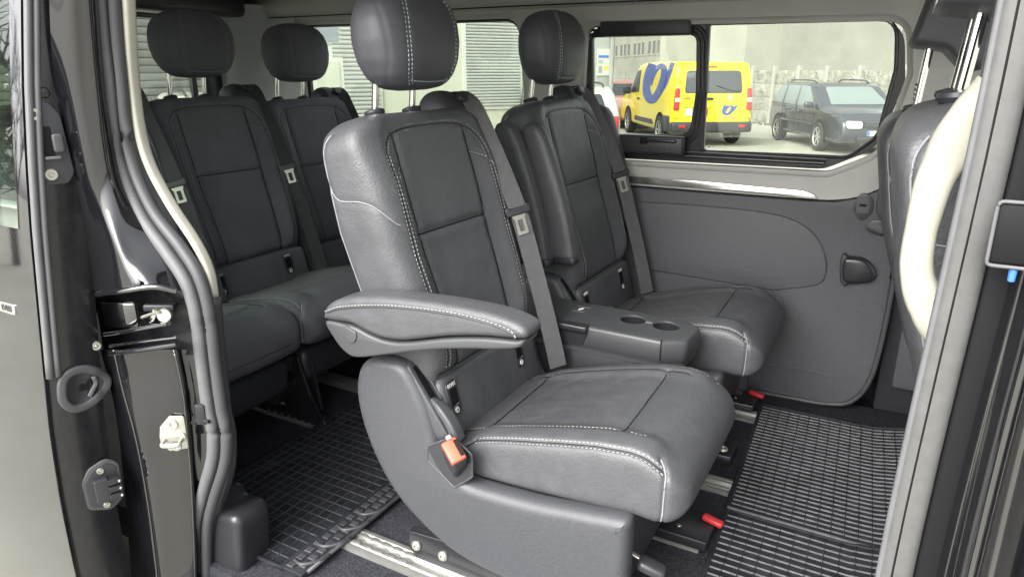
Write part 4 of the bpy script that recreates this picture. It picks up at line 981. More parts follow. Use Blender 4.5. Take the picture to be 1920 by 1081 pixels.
# cream grab handle
gh = pxpath([(1890, 196), (1838, 236), (1792, 276), (1756, 332), (1735, 400), (1722, 460), (1719, 505), (1729, 548), (1752, 584), (1800, 625)], .872, 6)
hnd = part('grab_handle', sweep(gh, rrect(.034, .024, .010, 4), up=(0, 1, 0), scale=np.interp(np.linspace(0, 1, len(gh)), [0, .12, .3, .5, .7, .85, 1], [2.4, 2.0, 1.15, .95, 1.0, 1.25, 2.0])), 'cream', 180)
obj('handle_base', cat(prism(resample(catmull([(.072, 1.065), (.11, 1.13), (.14, 1.12), (.14, 1.02), (.095, 1.02)], 5, closed=True), .008, closed=True), .868, .90, .008), prism(resample(catmull([(.066, .815), (.095, .85), (.14, .85), (.14, .76), (.095, .77)], 5, closed=True), .008, closed=True), .868, .90, .008)), 'cream', hnd)
# ================================================================== FLOOR FITTINGS, MATS, CONSOLE
def rail(y, x0, x1, w=.076):
    sec = [(-w / 2, 0), (-w / 2, .007), (-w / 2 + .010, .010), (-.024, .010), (-.021, .0075), (-.018, .010), (-.012, .010), (-.012, .003), (.012, .003), (.012, .010), (.018, .010), (.021, .0075), (.024, .010), (w / 2 - .010, .010), (w / 2, .007), (w / 2, 0)]
    r = obj('floor_rail', sweep([(x0, y, .0005), ((x0 + x1) / 2, y, .0005), (x1, y, .0005)], sec, closed_sec=True), 'alu', van, 20)
    # scalloped edge of the slot: rounded teeth along it, shared mesh
    return r
tooth = mesh('tooth', *lathe([(.0005, .0100), (.0125, .0100), (.0135, .0118), (.011, .0128), (.0005, .0128)], 12), 'alu')
for y, x0, x1 in ((1.05, -2.6, -.30), (1.44, -2.6, -.28), (1.705, -2.6, -.27), (2.15, -2.6, -.27)):
    r = rail(y, x0, x1)
    if y == 2.15: continue
    vis = {1.05: (-1.10, -.84), 1.44: (-1.85, -1.42), 1.705: (-1.85, -1.55)}[y]
    x = vis[0]
    while x < vis[1]:
        for s_ in (-1, 1): inst('tooth', tooth, r, (x, y + s_ * .0135, 0.0), scale=(1, .55, 1))
        x += .034
def rail_cover(y, x0, x1, label, px):
    c = root('rail_cover', ((x0 + x1) / 2, y, 0), label, 'rail cover', 'black rail covers')
    obj('cover', box(((x0 + x1) / 2, y, .024), (x1 - x0, .11, .026), .004), 'black_steel', c)
    obj('release_tab', xf(box((0, 0, 0), (.050, .020, .014), .005, 3), Matrix.Translation((x1 - .006, y + .028, .044)) @ E(0, 8, -8).to_matrix().to_4x4()), 'red', c)
    for k in (.25, .6): obj('rivet', lathe([(.001, .002), (.005, .0015), (.006, 0)], 10, Matrix.Translation((x0 + (x1 - x0) * (1 - k), y - .02, .037))), 'steel', c)
    return c
rail_cover(1.455, -.56, -.262, 'black rail cover with red tab at the foot of the armrest seat', None)
rail_cover(2.215, -.56, -.300, 'black rail cover with red tab beside the side wall panel', None)
bk_ = root('rail_stop', (-.34, 1.86, 0), 'black steel rail stop bolted between the two seat rails', 'bracket')
obj('stop_plate', box((-.345, 1.86, .018), (.10, .10, .034), .005), 'black_steel', bk_); obj('bolt', lathe([(.002, .004), (.006, .003), (.007, .006), (.012, .006), (.014, 0)], 14, Matrix.Translation((-.325, 1.845, .035))), 'steel', bk_)
# front foot of the rear row: forked black steel stand
lg = root('seat_stand', (-1.50, 1.43, 0), 'forked black steel floor stand under the dark rear seats', 'stand')
obj('fork_plate', prism(roundpoly([(-1.455, .012, .004), (-1.50, .10, .01), (-1.545, .235, .01), (-1.63, .235, .02), (-1.625, .06, .03), (-1.60, .012, .01)]), 1.412, 1.424, .002), 'black_steel', lg)
obj('fork_plate', prism(roundpoly([(-1.50, .04, .004), (-1.53, .235, .01), (-1.58, .235, .02), (-1.60, .04, .01)]), 1.452, 1.462, .002), 'black_steel', lg)
obj('bright_edge', tube([(-1.456, 1.4105, .018), (-1.500, 1.4105, .098), (-1.512, 1.4105, .125)], .0025, 6), 'chrome', lg)
for x, y, z, r, m in ((-1.645, 1.40, .075, .022, 'black_plastic'), (-1.60, 1.405, .115, .016, 'black_steel'), (-1.69, 1.405, .085, .014, 'black_steel'), (-1.555, 1.405, .15, .012, 'black_steel')):
    obj('pivot', lathe([(.002, .016), (r * .7, .016), (r * .75, .010), (r, .010), (r, -.03), (.002, -.03)], 18, at_dir((x, y, z), (.25, -1, .1))), m, lg)
obj('toothed_bar', cat(box((-1.60, 1.43, .024), (.30, .03, .02), .004), *[box((-1.74 + .03 * k, 1.412, .018), (.016, .012, .014), .004) for k in range(10)]), 'black_steel', lg)
obj('latch_arm', tube(catmull([(-1.74, 1.41, .03), (-1.72, 1.40, .07), (-1.70, 1.405, .12), (-1.68, 1.41, .16)], 5), .008, 8), 'black_steel', lg)
obj('cross_bar', box((-1.62, 1.35, .205), (.10, .62, .05), .012), 'black_plastic', lg)
for i, (nm, y) in enumerate((('rear_c', 1.165), ('rear_a', 1.625), ('rear_b', 2.085))):
    s_ = (rear_c, rear_a, rear_b)[i]; OFF[s_.name] = np.array([S0[0] - 1.22, y, 0.])
    obj('seat_pan', box((-1.775, y, .195), (.50, .41, .115), .03, 3), 'black_plastic', s_)

def ribbed_mat(name, label, x0, x1, y0, y1, stepx, stepy, zf, mx, my, hx, hy, edge=.010, group='rubber floor mats', skew=None, band=None):
    rt = root(name, ((x0 + x1) / 2, (y0 + y1) / 2, 0), label, 'floor mat', group)
    sk = skew or (lambda x, y: x)
    nx, ny = 18, 12
    top = [[(sk(x, y), y, zf(x)) for x in np.linspace(x0, x1, nx)] for y in np.linspace(y0, y1, ny)]
    bot = [[(sk(x, y), y, zf(x) - .008) for x in np.linspace(x0, x1, nx)] for y in np.linspace(y0, y1, ny)]
    Vt, Ft = loft(top, closed=False); Vb, Fb = loft(bot, closed=False)
    rim = [(sk(x, y), y, zf(x)) for x, y in [(x, y0) for x in np.linspace(x0, x1, 14)] + [(x1, y) for y in np.linspace(y0, y1, 10)[1:]] + [(x, y1) for x in np.linspace(x1, x0, 14)[1:]] + [(x0, y) for y in np.linspace(y1, y0, 10)[1:-1]]]
    obj('mat_sheet', cat((Vt, Ft), (Vb, Fb)), 'mat_base', rt, 180)
    obj('rim', sweep(rim, rrect(edge, .010, .003, 2), loop=True), 'mat_base', rt)
    y = y0 + stepy
    while y < y1 - stepy * .5:
        xs_ = np.linspace(x0 + edge * .6, x1 - edge * .6, 14)
        obj('rib', sweep([(sk(x, y), y, zf(x) + hx / 2) for x in xs_], [(-.0013, -hx / 2), (.0013, -hx / 2), (.0008, hx / 2), (-.0008, hx / 2)]), mx, rt, 20); y += stepy
    x = x0 + stepx
    while x < x1 - stepx * .5:
        obj('rib', sweep([(sk(x, y), y, zf(x) + hy / 2) for y in np.linspace(y0 + edge * .6, y1 - edge * .6, 5)], [(-.0013, -hy / 2), (.0013, -hy / 2), (.0008, hy / 2), (-.0008, hy / 2)]), my, rt, 20); x += stepx
    return rt
zr = lambda x: .014 + .055 * float(sm(.02, .30, x)); zl = lambda x: .013
ribbed_mat('rubber_mat', 'black ribbed rubber mat beside the far side wall, a raised rim along its joint', -.285, .34, 1.600, 2.235, .030, .0205, zr, 'mat_rib', 'mat_base', .0036, .0042, group=None, skew=lambda x, y: x + .03 * (1 - (y - 1.6) / .635))  # sheet-dark cross ribs stand in for shadowed cuts between the rib bars
ribbed_mat('rubber_mat', 'black ribbed rubber mat at the step, butting against another by the rail', -.255, .36, .93, 1.590, .033, .0235, zr, 'mat_rib', 'mat_base', .0036, .0042, group=None, skew=lambda x, y: x + .02 * (1 - (y - .93) / .66))  # cross ribs again drawn dark for the shadow in the cuts
jl = [(x + .03 * .99, 1.594, zr(x) + .004) for x in np.linspace(-.285, .33, 16)]
jt = [o for o in bpy.data.objects if o.name.startswith('rubber_mat') and 'joint' in o.get('label', '')][0]
obj('joint_lip', sweep(jl, rrect(.010, .005, .002, 2)), 'mat_rib', jt)
lm = ribbed_mat('rubber_mat', 'black square grid rubber mat on the carpet before the dark rear seats', -1.478, -1.085, .885, 2.20, .0275, .030, zl, 'mat_rib_dull', 'mat_rib_dull', .0030, .0030, group=None)
obj('border_band', box((-1.052, 1.54, .012), (.062, 1.31, .010), .003), 'mat_base', lm)
for y in np.arange(.90, 2.19, .028):
    for k, x in enumerate((-1.066, -1.040)):
        obj('tread_block', box((x, y + .012 * k, .0185), (.020, .017, .004), .001, 1), 'mat_rib_dull', lm)
for y0 in (.915, .985, 1.055, 1.125):
    obj('drain_arc', tube(catmull([(-1.075, y0, .018), (-1.045, y0 - .006, .020), (-1.022, y0 + .018, .020), (-1.014, y0 + .05, .018)], 5), .0045, 8), 'mat_rib_dull', lm, 180)
obj('outer_bead', tube([(-1.018, y, .016) for y in np.linspace(.90, 2.19, 8)], .005, 8), 'mat_rib_dull', lm, 180)
obj('moulded_notice', cat(*[box((-1.437 - .010 * (k % 3) + .02, 1.14 + .012 * (k // 3), .0165), (.006, .009, .0012), 0) for k in range(15)]), 'mat_rib_dull', lm)

# centre console between the middle seats
cs = root('centre_console', (-.66, 1.68, 0), 'grey plastic centre console with two cup holders between the seats', 'console')
co = roundpoly([(-.96, 1.583, .01), (-.455, 1.588, .015), (-.398, 1.620, .03), (-.392, 1.735, .03), (-.44, 1.772, .02), (-.96, 1.772, .01)], 6)
cups = [(-.568, 1.700), (-.476, 1.698)]
ch = [np.array([(cx + .0365 * math.cos(a), cy + .0345 * math.sin(a)) for a in np.linspace(0, 2 * math.pi, 28, endpoint=False)]) for cx, cy in cups]
zt = lambda x: .438 - .012 * (x + .66)
tp = obj('console_top', plate(inset2d(co, .012), ch, .005, lambda u, v, d: (u, v, zt(u) - d), lip=.002), 'console', cs, 40)
for cx, cy in cups: obj('cup_holder', xf(loft([[(r * math.cos(2 * math.pi * k / 28), r * math.sin(2 * math.pi * k / 28), h) for k in range(28)] for r, h in [(.0362, .070), (.0360, .06), (.034, .004), (.030, 0), (.002, -.001)]], caps=(False, True)), Matrix.Translation((cx, cy, zt(cx) - .0725)) @ Matrix.Diagonal((.99, .935, 1, 1))), 'satin_black', cs)
obj('cup_bridge', box((-.5225, 1.700, .436), (.020, .012, .006), .002), 'rubber', cs)
rows = [[(u, v, zt(u) + dz) for u, v in inset2d(co, i)] for i, dz in ((.012, 0), (.006, -.0012), (.002, -.004), (0, -.010), (0, -.055), (.006, -.060), (.006, -.075))]
obj('console_skirt', loft(rows, caps=(False, False)), 'console', cs, 60)
obj('console_body', box((-.70, 1.68, .19), (.50, .165, .375), .012), 'black_plastic', cs)
obj('console_lid_rail', box((-.80, 1.584, .432), (.30, .030, .018), .005, 3), 'satin_black', cs)
obj('drawer_slot', prism(roundpoly([(-.96, .385, 0), (-.665, .385, .012), (-.650, .424, .004), (-.96, .424, 0)]), 1.5815, 1.586, 0), 'satin_black', cs)
obj('skirt_joint', box((-.455, 1.588, .410), (.0025, .004, .055), 0), 'void', cs)
mpt = at(1090, 577, Z=.443)
fpl = obj('symbol_plate', plate(np.array([(-.020, -.022), (.020, -.022), (.020, .022), (-.020, .022)]), [np.array([(-.0175, -.0195), (.0175, -.0195), (.0175, .0195), (-.0175, .0195)])], .002, lambda u, v, d: (mpt[0] + u, mpt[1] + v, zt(mpt[0]) + .0022 - d)), 'rubber', cs)
obj('direction_symbol', cat(*[prism([(s_ * .013, 0), (s_ * .004, .005), (s_ * .004, -.005)], 0, .0008, 0, mapf=lambda u, v, d: (mpt[0] + u * .35 - v, mpt[1] + u + v * .2, zt(mpt[0]) + .0012 + d)) for s_ in (-1, 1)], box((mpt[0], mpt[1], zt(mpt[0]) + .0016), (.012, .0025, .0008), 0)), 'white_print', fpl)
for px, py in ((1155, 570), (1267, 592)):
    q = at(px, py, Z=.437); obj('hinge_pin', lathe([(.001, .004), (.004, .003), (.005, 0)], 10, Matrix.Translation((q[0], 1.764, zt(q[0]) - .001))), 'black_plastic', cs)
# ================================================================== OUTSIDE
GZ = -0.66
M['ground'] = mat('yard_concrete', (0.31, 0.305, 0.26), 0.85, spec=0.25, var=(0.5, 0.12, 8), bump=[(30, 0.1, 'n')])
M['marking'] = mat('road_marking', (0.62, 0.62, 0.58), 0.7, var=(6, 0.15, 6))
M['render_beige'] = mat('render_beige', (0.23, 0.22, 0.19), 0.9, spec=0.2, var=(0.8, 0.16, 8), bump=[(12, 0.25, 'n')])
M['render_light'] = mat('render_light', (0.27, 0.265, 0.22), 0.9, spec=0.2, var=(0.6, 0.14, 8), bump=[(10, 0.25, 'n')])
M['render_white'] = mat('render_white', (0.40, 0.41, 0.33), 0.85, var=(1.2, 0.08, 6))
M['render_grey'] = mat('render_grey', (0.24, 0.235, 0.225), 0.9, var=(1.0, 0.12, 6))
M['shutter'] = mat('shutter_grey', (0.30, 0.31, 0.285), 0.6, var=(3, 0.05))
M['fence_concrete'] = mat('fence_concrete', (0.25, 0.245, 0.205), 0.9, spec=0.2, bump=[(6, 1.0, 'n'), (16, 1.0, 'n')], var=(5, 0.35, 8))
M['fence_post'] = mat('fence_post', (0.29, 0.285, 0.25), 0.9, var=(8, 0.1))
M['pane_dark'] = mat('facade_pane', (0.10, 0.105, 0.105), 0.2, spec=0.6)
M['pane_grey'] = mat('facade_pane_grey', (0.20, 0.22, 0.25), 0.2, spec=0.6)
M['white_frame'] = mat('white_frame', (0.45, 0.46, 0.41), 0.5)
M['yellow'] = mat('yellow_paint', (0.60, 0.47, 0.012), 0.28, spec=0.5, coat=0.5, var=(3, 0.04))
M['logo_blue'] = mat('logo_blue', (0.045, 0.075, 0.27), 0.4)
M['tail_red'] = mat('tail_lamp_red', (0.36, 0.014, 0.02), 0.2, coat=0.6)
M['lamp_white'] = mat('lamp_white', (0.46, 0.46, 0.44), 0.2, coat=0.6)
M['tyre'] = mat('tyre', (0.025, 0.025, 0.027), 0.85)
M['wheel'] = mat('wheel_silver', (0.42, 0.42, 0.40), 0.35, metal=0.5)
M['car_dark'] = mat('graphite_paint', (0.035, 0.040, 0.052), 0.25, spec=0.5, coat=0.6)
M['car_white'] = mat('white_paint', (0.42, 0.42, 0.37), 0.3, coat=0.5)
M['car_red'] = mat('red_paint', (0.26, 0.12, 0.10), 0.3, coat=0.5)
M['plate_white'] = mat('number_plate', (0.42, 0.43, 0.42), 0.5)
M['eu_blue'] = mat('plate_blue', (0.05, 0.12, 0.45), 0.5)
M['bark'] = mat('bark', (0.075, 0.068, 0.06), 0.9, bump=[(30, 0.6, 'n')])
M['shrub'] = mat('winter_hedge', (0.085, 0.082, 0.045), 0.95, bump=[(10, 1.0, 'n')], var=(3, 0.4, 8))
gd = obj('ground', ([(-400, -400, GZ), (400, -400, GZ), (400, 400, GZ), (-400, 400, GZ)], [(0, 1, 2, 3)]), 'ground', None, 0, kind='structure')
def strip(pts, w):
    P = [np.array(p) for p in pts]; V = []; Fc = []
    a, b = P; t = (b - a) / np.linalg.norm(b - a); s_ = np.array([-t[1], t[0], 0]) * w / 2
    return [tuple(a - s_), tuple(b - s_), tuple(b + s_), tuple(a + s_)], [(0, 1, 2, 3)]
for k, (a, b) in enumerate((((1395, 228), (1560, 246)), ((1180, 246), (1290, 262)))):
    o = obj('road_marking', strip((at(*a, Z=GZ + .004), at(*b, Z=GZ + .004)), .12), 'marking', None, 0, kind='structure')
# ---- facade frames
class Face:
    def __init__(s, p0, ang):
        s.p0 = np.array([p0[0], p0[1], 0.]); s.e = np.array([math.sin(R_(ang)), math.cos(R_(ang)), 0]); n = np.array([s.e[1], -s.e[0], 0])
        s.n = n if n @ (-s.p0) > 0 else -n
    def sz(s, px, py):
        d = _D + _R * (px - 960) / 1300 - _U * (py - 540.5) / 1300
        t = ((s.p0 - _C) @ s.n) / (d @ s.n); v = _C + d * t
        return float((v - s.p0) @ s.e), float(v[2])
    def P(s, u, v, d): return tuple(s.p0 + s.e * u + np.array([0, 0, v]) + s.n * d)
    def rect(s, u0, v0, u1, v1, d0, d1, r=0.0):
        return prism(np.array([(u0, v0), (u1, v0), (u1, v1), (u0, v1)]), d0, d1, r, 2, mapf=s.P)
    def px(s, x0, y0, x1, y1): 
        a = s.sz(x0, y1); b = s.sz(x1, y0); return a[0], a[1], b[0], b[1]
# ---- shutter hall straight behind the van
fA = Face((-12.5, 4.0), 0.0)
hall = root('shutter_hall', (-12.8, 9.0, GZ), 'pale hall clad in wide ribbed slats seen through the tailgate window', 'building')
obj('wall', fA.rect(-4, GZ, 14, 4.6, -.4, 0), 'render_grey', hall, 0)
me = None
for k in range(34):
    z = GZ + .06 + k * .135
    V, Fc = prism(np.array([(0, 0), (0, .128), (.018, .118), (.03, .064), (.018, .010)]), 0, 16.0, 0, mapf=lambda u, v, d: (u, d, v))
    if me is None: me = mesh('slat', V, Fc, 'shutter', 30)
    inst('slat', me, hall, (-12.495, 1.0, z))
# ---- garage row
fB = Face((-9.6, 9.1), 34.5)
gar = root('garage_row', (-8.2, 11.0, GZ), 'pale garage building with roller shutters seen through the quarter window', 'building')
obj('wall', fB.rect(-1.2, GZ, fB.sz(1143, 100)[0], 5.0, -.35, 0), 'render_white', gar, 0)
w0 = fB.px(576, 20, 634, 82); wf = obj('window', fB.rect(w0[0], w0[1], w0[2], w0[3], 0, .05), 'white_frame', gar, 0)
w1 = fB.px(581, 20, 630, 79); obj('pane', fB.rect(w1[0], w1[1], w1[2], w1[3], .05, .06), 'pane_grey', wf, 0)
d0 = fB.px(598, 108, 641, 320); dr = obj('door', fB.rect(d0[0], max(GZ, d0[1]), d0[2], d0[3], 0, .06), 'white_frame', gar, 0)
d1 = fB.px(604, 116, 634, 300); obj('door_panel', fB.rect(d1[0], max(GZ, d1[1]), d1[2], d1[3], .06, .075), 'render_white', dr, 0)
def shutter(x0, y0, x1, y1, pitch):
    u0, v0, u1, v1 = fB.px(x0, y0, x1, y1); v0 = max(v0, GZ + .02)
    s_ = obj('roller_shutter', fB.rect(u0 - .06, v0 - .06 if v0 > 0 else v0, u1 + .06, v1 + .06, 0, .03), 'white_frame', gar, 0)
    parts = []; v = v0
    while v < v1 - pitch * .5:
        obj('slat', prism(np.array([(0.03, 0), (.055, pitch * .15), (.06, pitch * .5), (.05, pitch * .85), (.03, pitch * .97)]), u0, u1, 0, mapf=lambda a, b, d, v=v: fB.P(d, v + b, a)), 'shutter', s_, 30)
        v += pitch
    return s_
shutter(637, 20, 702, 300, .075)
shutter(874, 20, 973, 200, .058)
sgm = fB.px(1116, 92, 1141, 142)
obj('grey_cladding', fB.rect(fB.sz(985, 100)[0], GZ, fB.sz(1142, 100)[0], 5.0, 0.002, .04), 'shutter', gar, 0)
sg = root('notice_board', fB.P((sgm[0] + sgm[2]) / 2, sgm[1], .06), 'white notice board with blue and yellow marks on the grey wall', 'sign')
obj('board', fB.rect(sgm[0], sgm[1], sgm[2], sgm[3], .045, .065), 'white_frame', sg, 0)
for (a, b, c, d, m) in ((.08, .66, .9, .76, 'eu_blue'), (.1, .45, .45, .60, 'shutter'), (.55, .22, .9, .36, 'yellow'), (.1, .1, .4, .35, 'render_grey')):
    obj('printed_field', fB.rect(sgm[0] + (sgm[2] - sgm[0]) * a, sgm[1] + (sgm[3] - sgm[1]) * b, sgm[0] + (sgm[2] - sgm[0]) * c, sgm[1] + (sgm[3] - sgm[1]) * d, .065, .068), m, sg, 0)
dp = fB.sz(1143, 100)[0]
obj('downpipe', tube([fB.P(dp, z, .10) for z in (GZ, 2, 5)], .05, 8), 'render_grey', gar)
# ---- works building with a row of windows, blank gable, fence
q0 = dist(1394, 125, 25.5); fC = Face((q0[0], q0[1]), -35.0)
wk = root('works_building', (q0[0] - 6, q0[1] + 8, GZ), 'beige rendered building with a high row of narrow windows', 'building')
obj('wall', fC.rect(0, GZ, 70, 7.5, -6, 0), 'render_beige', wk, 0)
for xs_ in ([1149, 1155.5], [1164.5, 1171.5, 1178.5], [1190, 1197.5, 1205], [1217, 1225.5, 1234], [1248.5, 1259, 1269.5], [1284, 1296, 1308]):
    for x in xs_:
        wpx = 4.0 + (x - 1149) * .022; yt = 86.5 - (x - 1149) * .135 ; yb = 106 - (x - 1149) * .075
        u0, v0, u1, v1 = fC.px(x, yt, x + wpx, yb)
        u0, u1 = min(u0, u1), max(u0, u1)
        w_ = obj('window', fC.rect(u0 - .06, v0 - .08, u1 + .06, v1 + .06, 0, .05), 'render_light', wk, 0)
        obj('pane', fC.rect(u0, v0, u1, v1, .05, .06), 'pane_dark', w_, 0)
dpc = fC.sz(1275, 60)[0]; obj('downpipe', tube([fC.P(dpc, z, .12) for z in (GZ, 3, 7.5)], .09, 8), 'render_grey', wk)
q1 = dist(1394, 125, 25.3); q2 = dist(1622, 125, 26.5); e = (q2 - q1)[:2]; angD = math.degrees(math.atan2(e[0], e[1]))
fD = Face((q1[0], q1[1]), angD); LD = float(np.linalg.norm(e))
gb = root('blank_gable', ((q1[0] + q2[0]) / 2, (q1[1] + q2[1]) / 2 + 3, GZ), 'tall blank pale rendered gable wall behind the concrete fence', 'building')
obj('wall', fD.rect(0, GZ, LD, 8.5, -7, 0), 'render_light', gb, 0)
q3 = dist(1610, 125, 28.5); q4 = dist(1800, 125, 27.0); e2 = (q4 - q3)[:2]; fE = Face((q3[0], q3[1]), math.degrees(math.atan2(e2[0], e2[1])))
nb = root('far_shed', ((q3[0] + q4[0]) / 2, (q3[1] + q4[1]) / 2 + 3, GZ), 'darker grey shed wall beyond the blank gable', 'building')
obj('wall', fE.rect(0, GZ, float(np.linalg.norm(e2)) + 8, 3.2, -5, 0), 'render_grey', nb, 0); obj('roof', fE.rect(-.2, 3.2, float(np.linalg.norm(e2)) + 8.2, 3.35, -5.2, .25), 'render_grey', nb, 0)
g0 = dist(1372, 170, 25.0); g1 = dist(1690, 170, 18.2); ef = (g1 - g0)[:2]; fF = Face((g0[0], g0[1]), math.degrees(math.atan2(ef[0], ef[1])))
fen = root('concrete_fence', ((g0[0] + g1[0]) / 2, (g0[1] + g1[1]) / 2, GZ), 'pale concrete panel fence with rough moulded boards and slim posts', 'fence')
posts = [fF.sz(x, 170)[0] for x in (1372, 1410, 1450, 1495, 1548, 1610, 1690)] + [fF.sz(1690, 170)[0] + 2.2, fF.sz(1690, 170)[0] + 4.4]
for k, u in enumerate(posts):
    obj('post', fF.rect(u - .07, GZ, u + .07, GZ + 1.86, -.06, .07, .01), 'fence_post', fen, 0)
    if k + 1 < len(posts):
        for j in range(4):
            b_ = prism(np.array([(posts[k] + .07, GZ + .43 * j + .01), (posts[k + 1] - .07, GZ + .43 * j + .01), (posts[k + 1] - .07, GZ + .43 * j + .425), (posts[k] + .07, GZ + .43 * j + .425)]), -.03, .03, .012, 2, mapf=fF.P)
            obj('board', b_, 'fence_concrete', fen, 30)
wd = []
for k in range(260):
    u = RNG.uniform(posts[0], posts[-1]); d = RNG.uniform(.1, .5); h = RNG.uniform(.03, .12); a = RNG.uniform(-.08, .08)
    b = len(wd) * 3; p = fF.P(u, GZ, d); wd.append([(p[0] - .03, p[1], GZ), (p[0] + .03, p[1] + .02, GZ), (p[0] + a, p[1] + a * .5, GZ + h)])
vg = obj('weeds', ([v for t in wd for v in t], [(3 * i, 3 * i + 1, 3 * i + 2) for i in range(len(wd))]), 'shrub', None, 0, kind='stuff'); tag(vg, 'low dry weeds along the foot of the concrete fence', 'weeds')

# ---- vehicles in the yard
def cw(rt, name, x, y, r=.32, w=.20, side=1, rim='wheel', spokes=6):
    mt = Matrix.Translation((x, y, r)) @ Matrix.Rotation(R_(-90 * side), 4, 'X')
    t = obj(name, lathe([(r * .62, -w / 2), (r * .9, -w / 2), (r, -w * .3), (r, w * .3), (r * .94, w / 2), (r * .68, w / 2), (r * .64, w * .36)], 28, mt), 'tyre', rt, free=True)
    obj('rim', lathe([(.001, w * .30), (r * .16, w * .34), (r * .18, w * .22), (r * .5, w * .12), (r * .6, w * .36), (r * .66, w * .42), (r * .66, w * .2)], 28, mt), 'tyre' if spokes else rim, t, free=True)
    for k in range(spokes):
        m2 = mt @ Matrix.Rotation(2 * math.pi * k / spokes, 4, 'Z')
        obj('spoke', xf(box((r * .34, 0, w * .34), (r * .56, r * .17, w * .10), .01, 1), m2), rim, t, free=True)
    obj('rim_edge', xf(tube([(r * .63 * math.cos(a), r * .63 * math.sin(a), w * .42) for a in np.linspace(0, 2 * math.pi, 24, endpoint=False)], r * .045, 6, loop=True), mt), rim, t, free=True)
    return t
def body_vf(prof, W, r, belt, tum, n=4, end=None):
    o = resample(roundpoly(prof, n), .06, closed=True)
    def mf(u, v, d):
        k = 1 - tum * max(0, v - belt)
        return (u, d * k * (1 if end is None else end(u)), v)
    return prism(o, -W / 2, W / 2, r, 5, mapf=mf)
# yellow delivery van: x forward from its tail, y to its left
van_p = dist(1331, 262, 16.3); hd = math.degrees(math.atan2(math.cos(R_(34)), -math.sin(R_(34))))
yv = root('delivery_van', (van_p[0], van_p[1], GZ), 'yellow delivery van with a big blue post horn emblem on its side', 'van')
yv.rotation_euler = (0, 0, R_(90 + 34))
prof = [(-.02, .42, .04), (-.03, .62, .05), (0, 1.15, .1), (.10, 1.74, .12), (.22, 1.905, .10), (1.2, 1.93, .4), (2.9, 1.92, .4), (3.35, 1.85, .3), (4.15, 1.20, .25), (4.85, 1.02, .3), (5.02, .72, .15), (5.02, .40, .1), (4.75, .30, .1), (.25, .30, .1)]
obj('body', body_vf(prof, 1.92, .11, .95, .075), 'yellow', yv, 50, free=True)
RX = lambda z: float(np.interp(z, [.42, .62, 1.15, 1.74, 1.9], [-.02, -.03, 0, .10, .2]))
def rear(u, v, d): return (RX(v) - d, u * (1 - .075 * max(0, v - .95)), v)
rw = obj('rear_window', prism(roundpoly([(-.70, 1.22, .08), (.70, 1.22, .08), (.68, 1.72, .10), (-.68, 1.72, .10)], 5), -.02, .012, .004, mapf=rear), 'glass_car', yv, free=True)
obj('wiper', tube([rear(-.62, 1.27, .03), rear(-.35, 1.30, .03), rear(-.05, 1.40, .03)], .012, 5), 'black_plastic', rw, free=True)
obj('door_gap', prism(np.array([(.245, .50), (.255, .50), (.255, 1.80), (.245, 1.80)]), -.02, .013, 0, mapf=rear), 'void', yv, free=True)
for s_ in (-1, 1):
    tl = obj('tail_lamp', prism(roundpoly([(s_ * .80, .84, .03), (s_ * .93, .84, .03), (s_ * .93, 1.33, .03), (s_ * .82, 1.33, .03)], 3), -.05, .03, .015, mapf=rear), 'tail_red', yv, free=True)
    obj('reversing_lens', prism(np.array([(s_ * .81, 1.03), (s_ * .92, 1.03), (s_ * .92, 1.12), (s_ * .81, 1.12)]), -.0, .034, 0, mapf=rear), 'lamp_white', tl, free=True)
    obj('door_hinge', prism(rrect(.10, .10, .02), -.02, .03, .005, mapf=lambda u, v, d, s_=s_: rear(u + s_ * .86, v + .72, d)), 'yellow', yv, free=True)
    obj('door_hinge', prism(rrect(.10, .08, .02), -.02, .03, .005, mapf=lambda u, v, d, s_=s_: rear(u + s_ * .86, v + 1.50, d)), 'yellow', yv, free=True)
bp = obj('rear_bumper', box((.10, 0, .46), (.34, 1.94, .25), .06, 3), 'black_plastic', yv, free=True)
obj('bumper_side', cat(box((.42, .965, .52), (.55, .02, .36), .01), box((.42, -.965, .52), (.55, .02, .36), .01)), 'black_plastic', bp, free=True)
for s_ in (-1, 1): obj('reflector', box((-.075, s_ * .72, .48), (.02, .16, .07), .005), 'tail_red', bp, free=True)
np_ = obj('number_plate', prism(rrect(.52, .17, .015), -.01, .02, .003, mapf=lambda u, v, d: rear(u + .38, v + .80, d)), 'plate_white', yv, free=True)
mt = Matrix(((0, 0, -1, RX(.8) - .022), (-1, 0, 0, .44), (0, 1, 0, .80), (0, 0, 0, 1)))
obj('lettering', text_vf('7S', .15, mt, .002), 'logo_blue', np_, 0, free=True)
obj('plate_edge', prism(rrect(.06, .15, .01), .02, .023, 0, mapf=lambda u, v, d: rear(u + .15, v + .80, d)), 'tail_red', np_, free=True)
obj('plate_recess', prism(rrect(.66, .06, .02), -.01, .03, .005, mapf=lambda u, v, d: rear(u + .36, v + .93, d)), 'yellow', yv, free=True)
obj('door_handle', prism(rrect(.20, .05, .02), -.01, .035, .01, mapf=lambda u, v, d: rear(u + .10, v + 1.10, d)), 'black_plastic', yv, free=True)
def side(u, v, d): return (u, (.96 + d) * (1 - .075 * max(0, v - .95)), v)
_hf = np.array([math.cos(R_(124)), math.sin(R_(124)), 0]); _hl = np.array([-_hf[1], _hf[0], 0]); _vo = np.array([van_p[0], van_p[1], GZ])
def zl_(p):
    # emblem traced on the van's flank plane
    d = _D + _R * (1120 + p[0] / 5.406 - 960) / 1300 - _U * (100 + p[1] / 5.406 - 540.5) / 1300
    v = _C + d * (((_vo + _hl * .93 - _C) @ _hl) / (d @ _hl)) - _vo
    return float(v @ _hf), float(v[2])
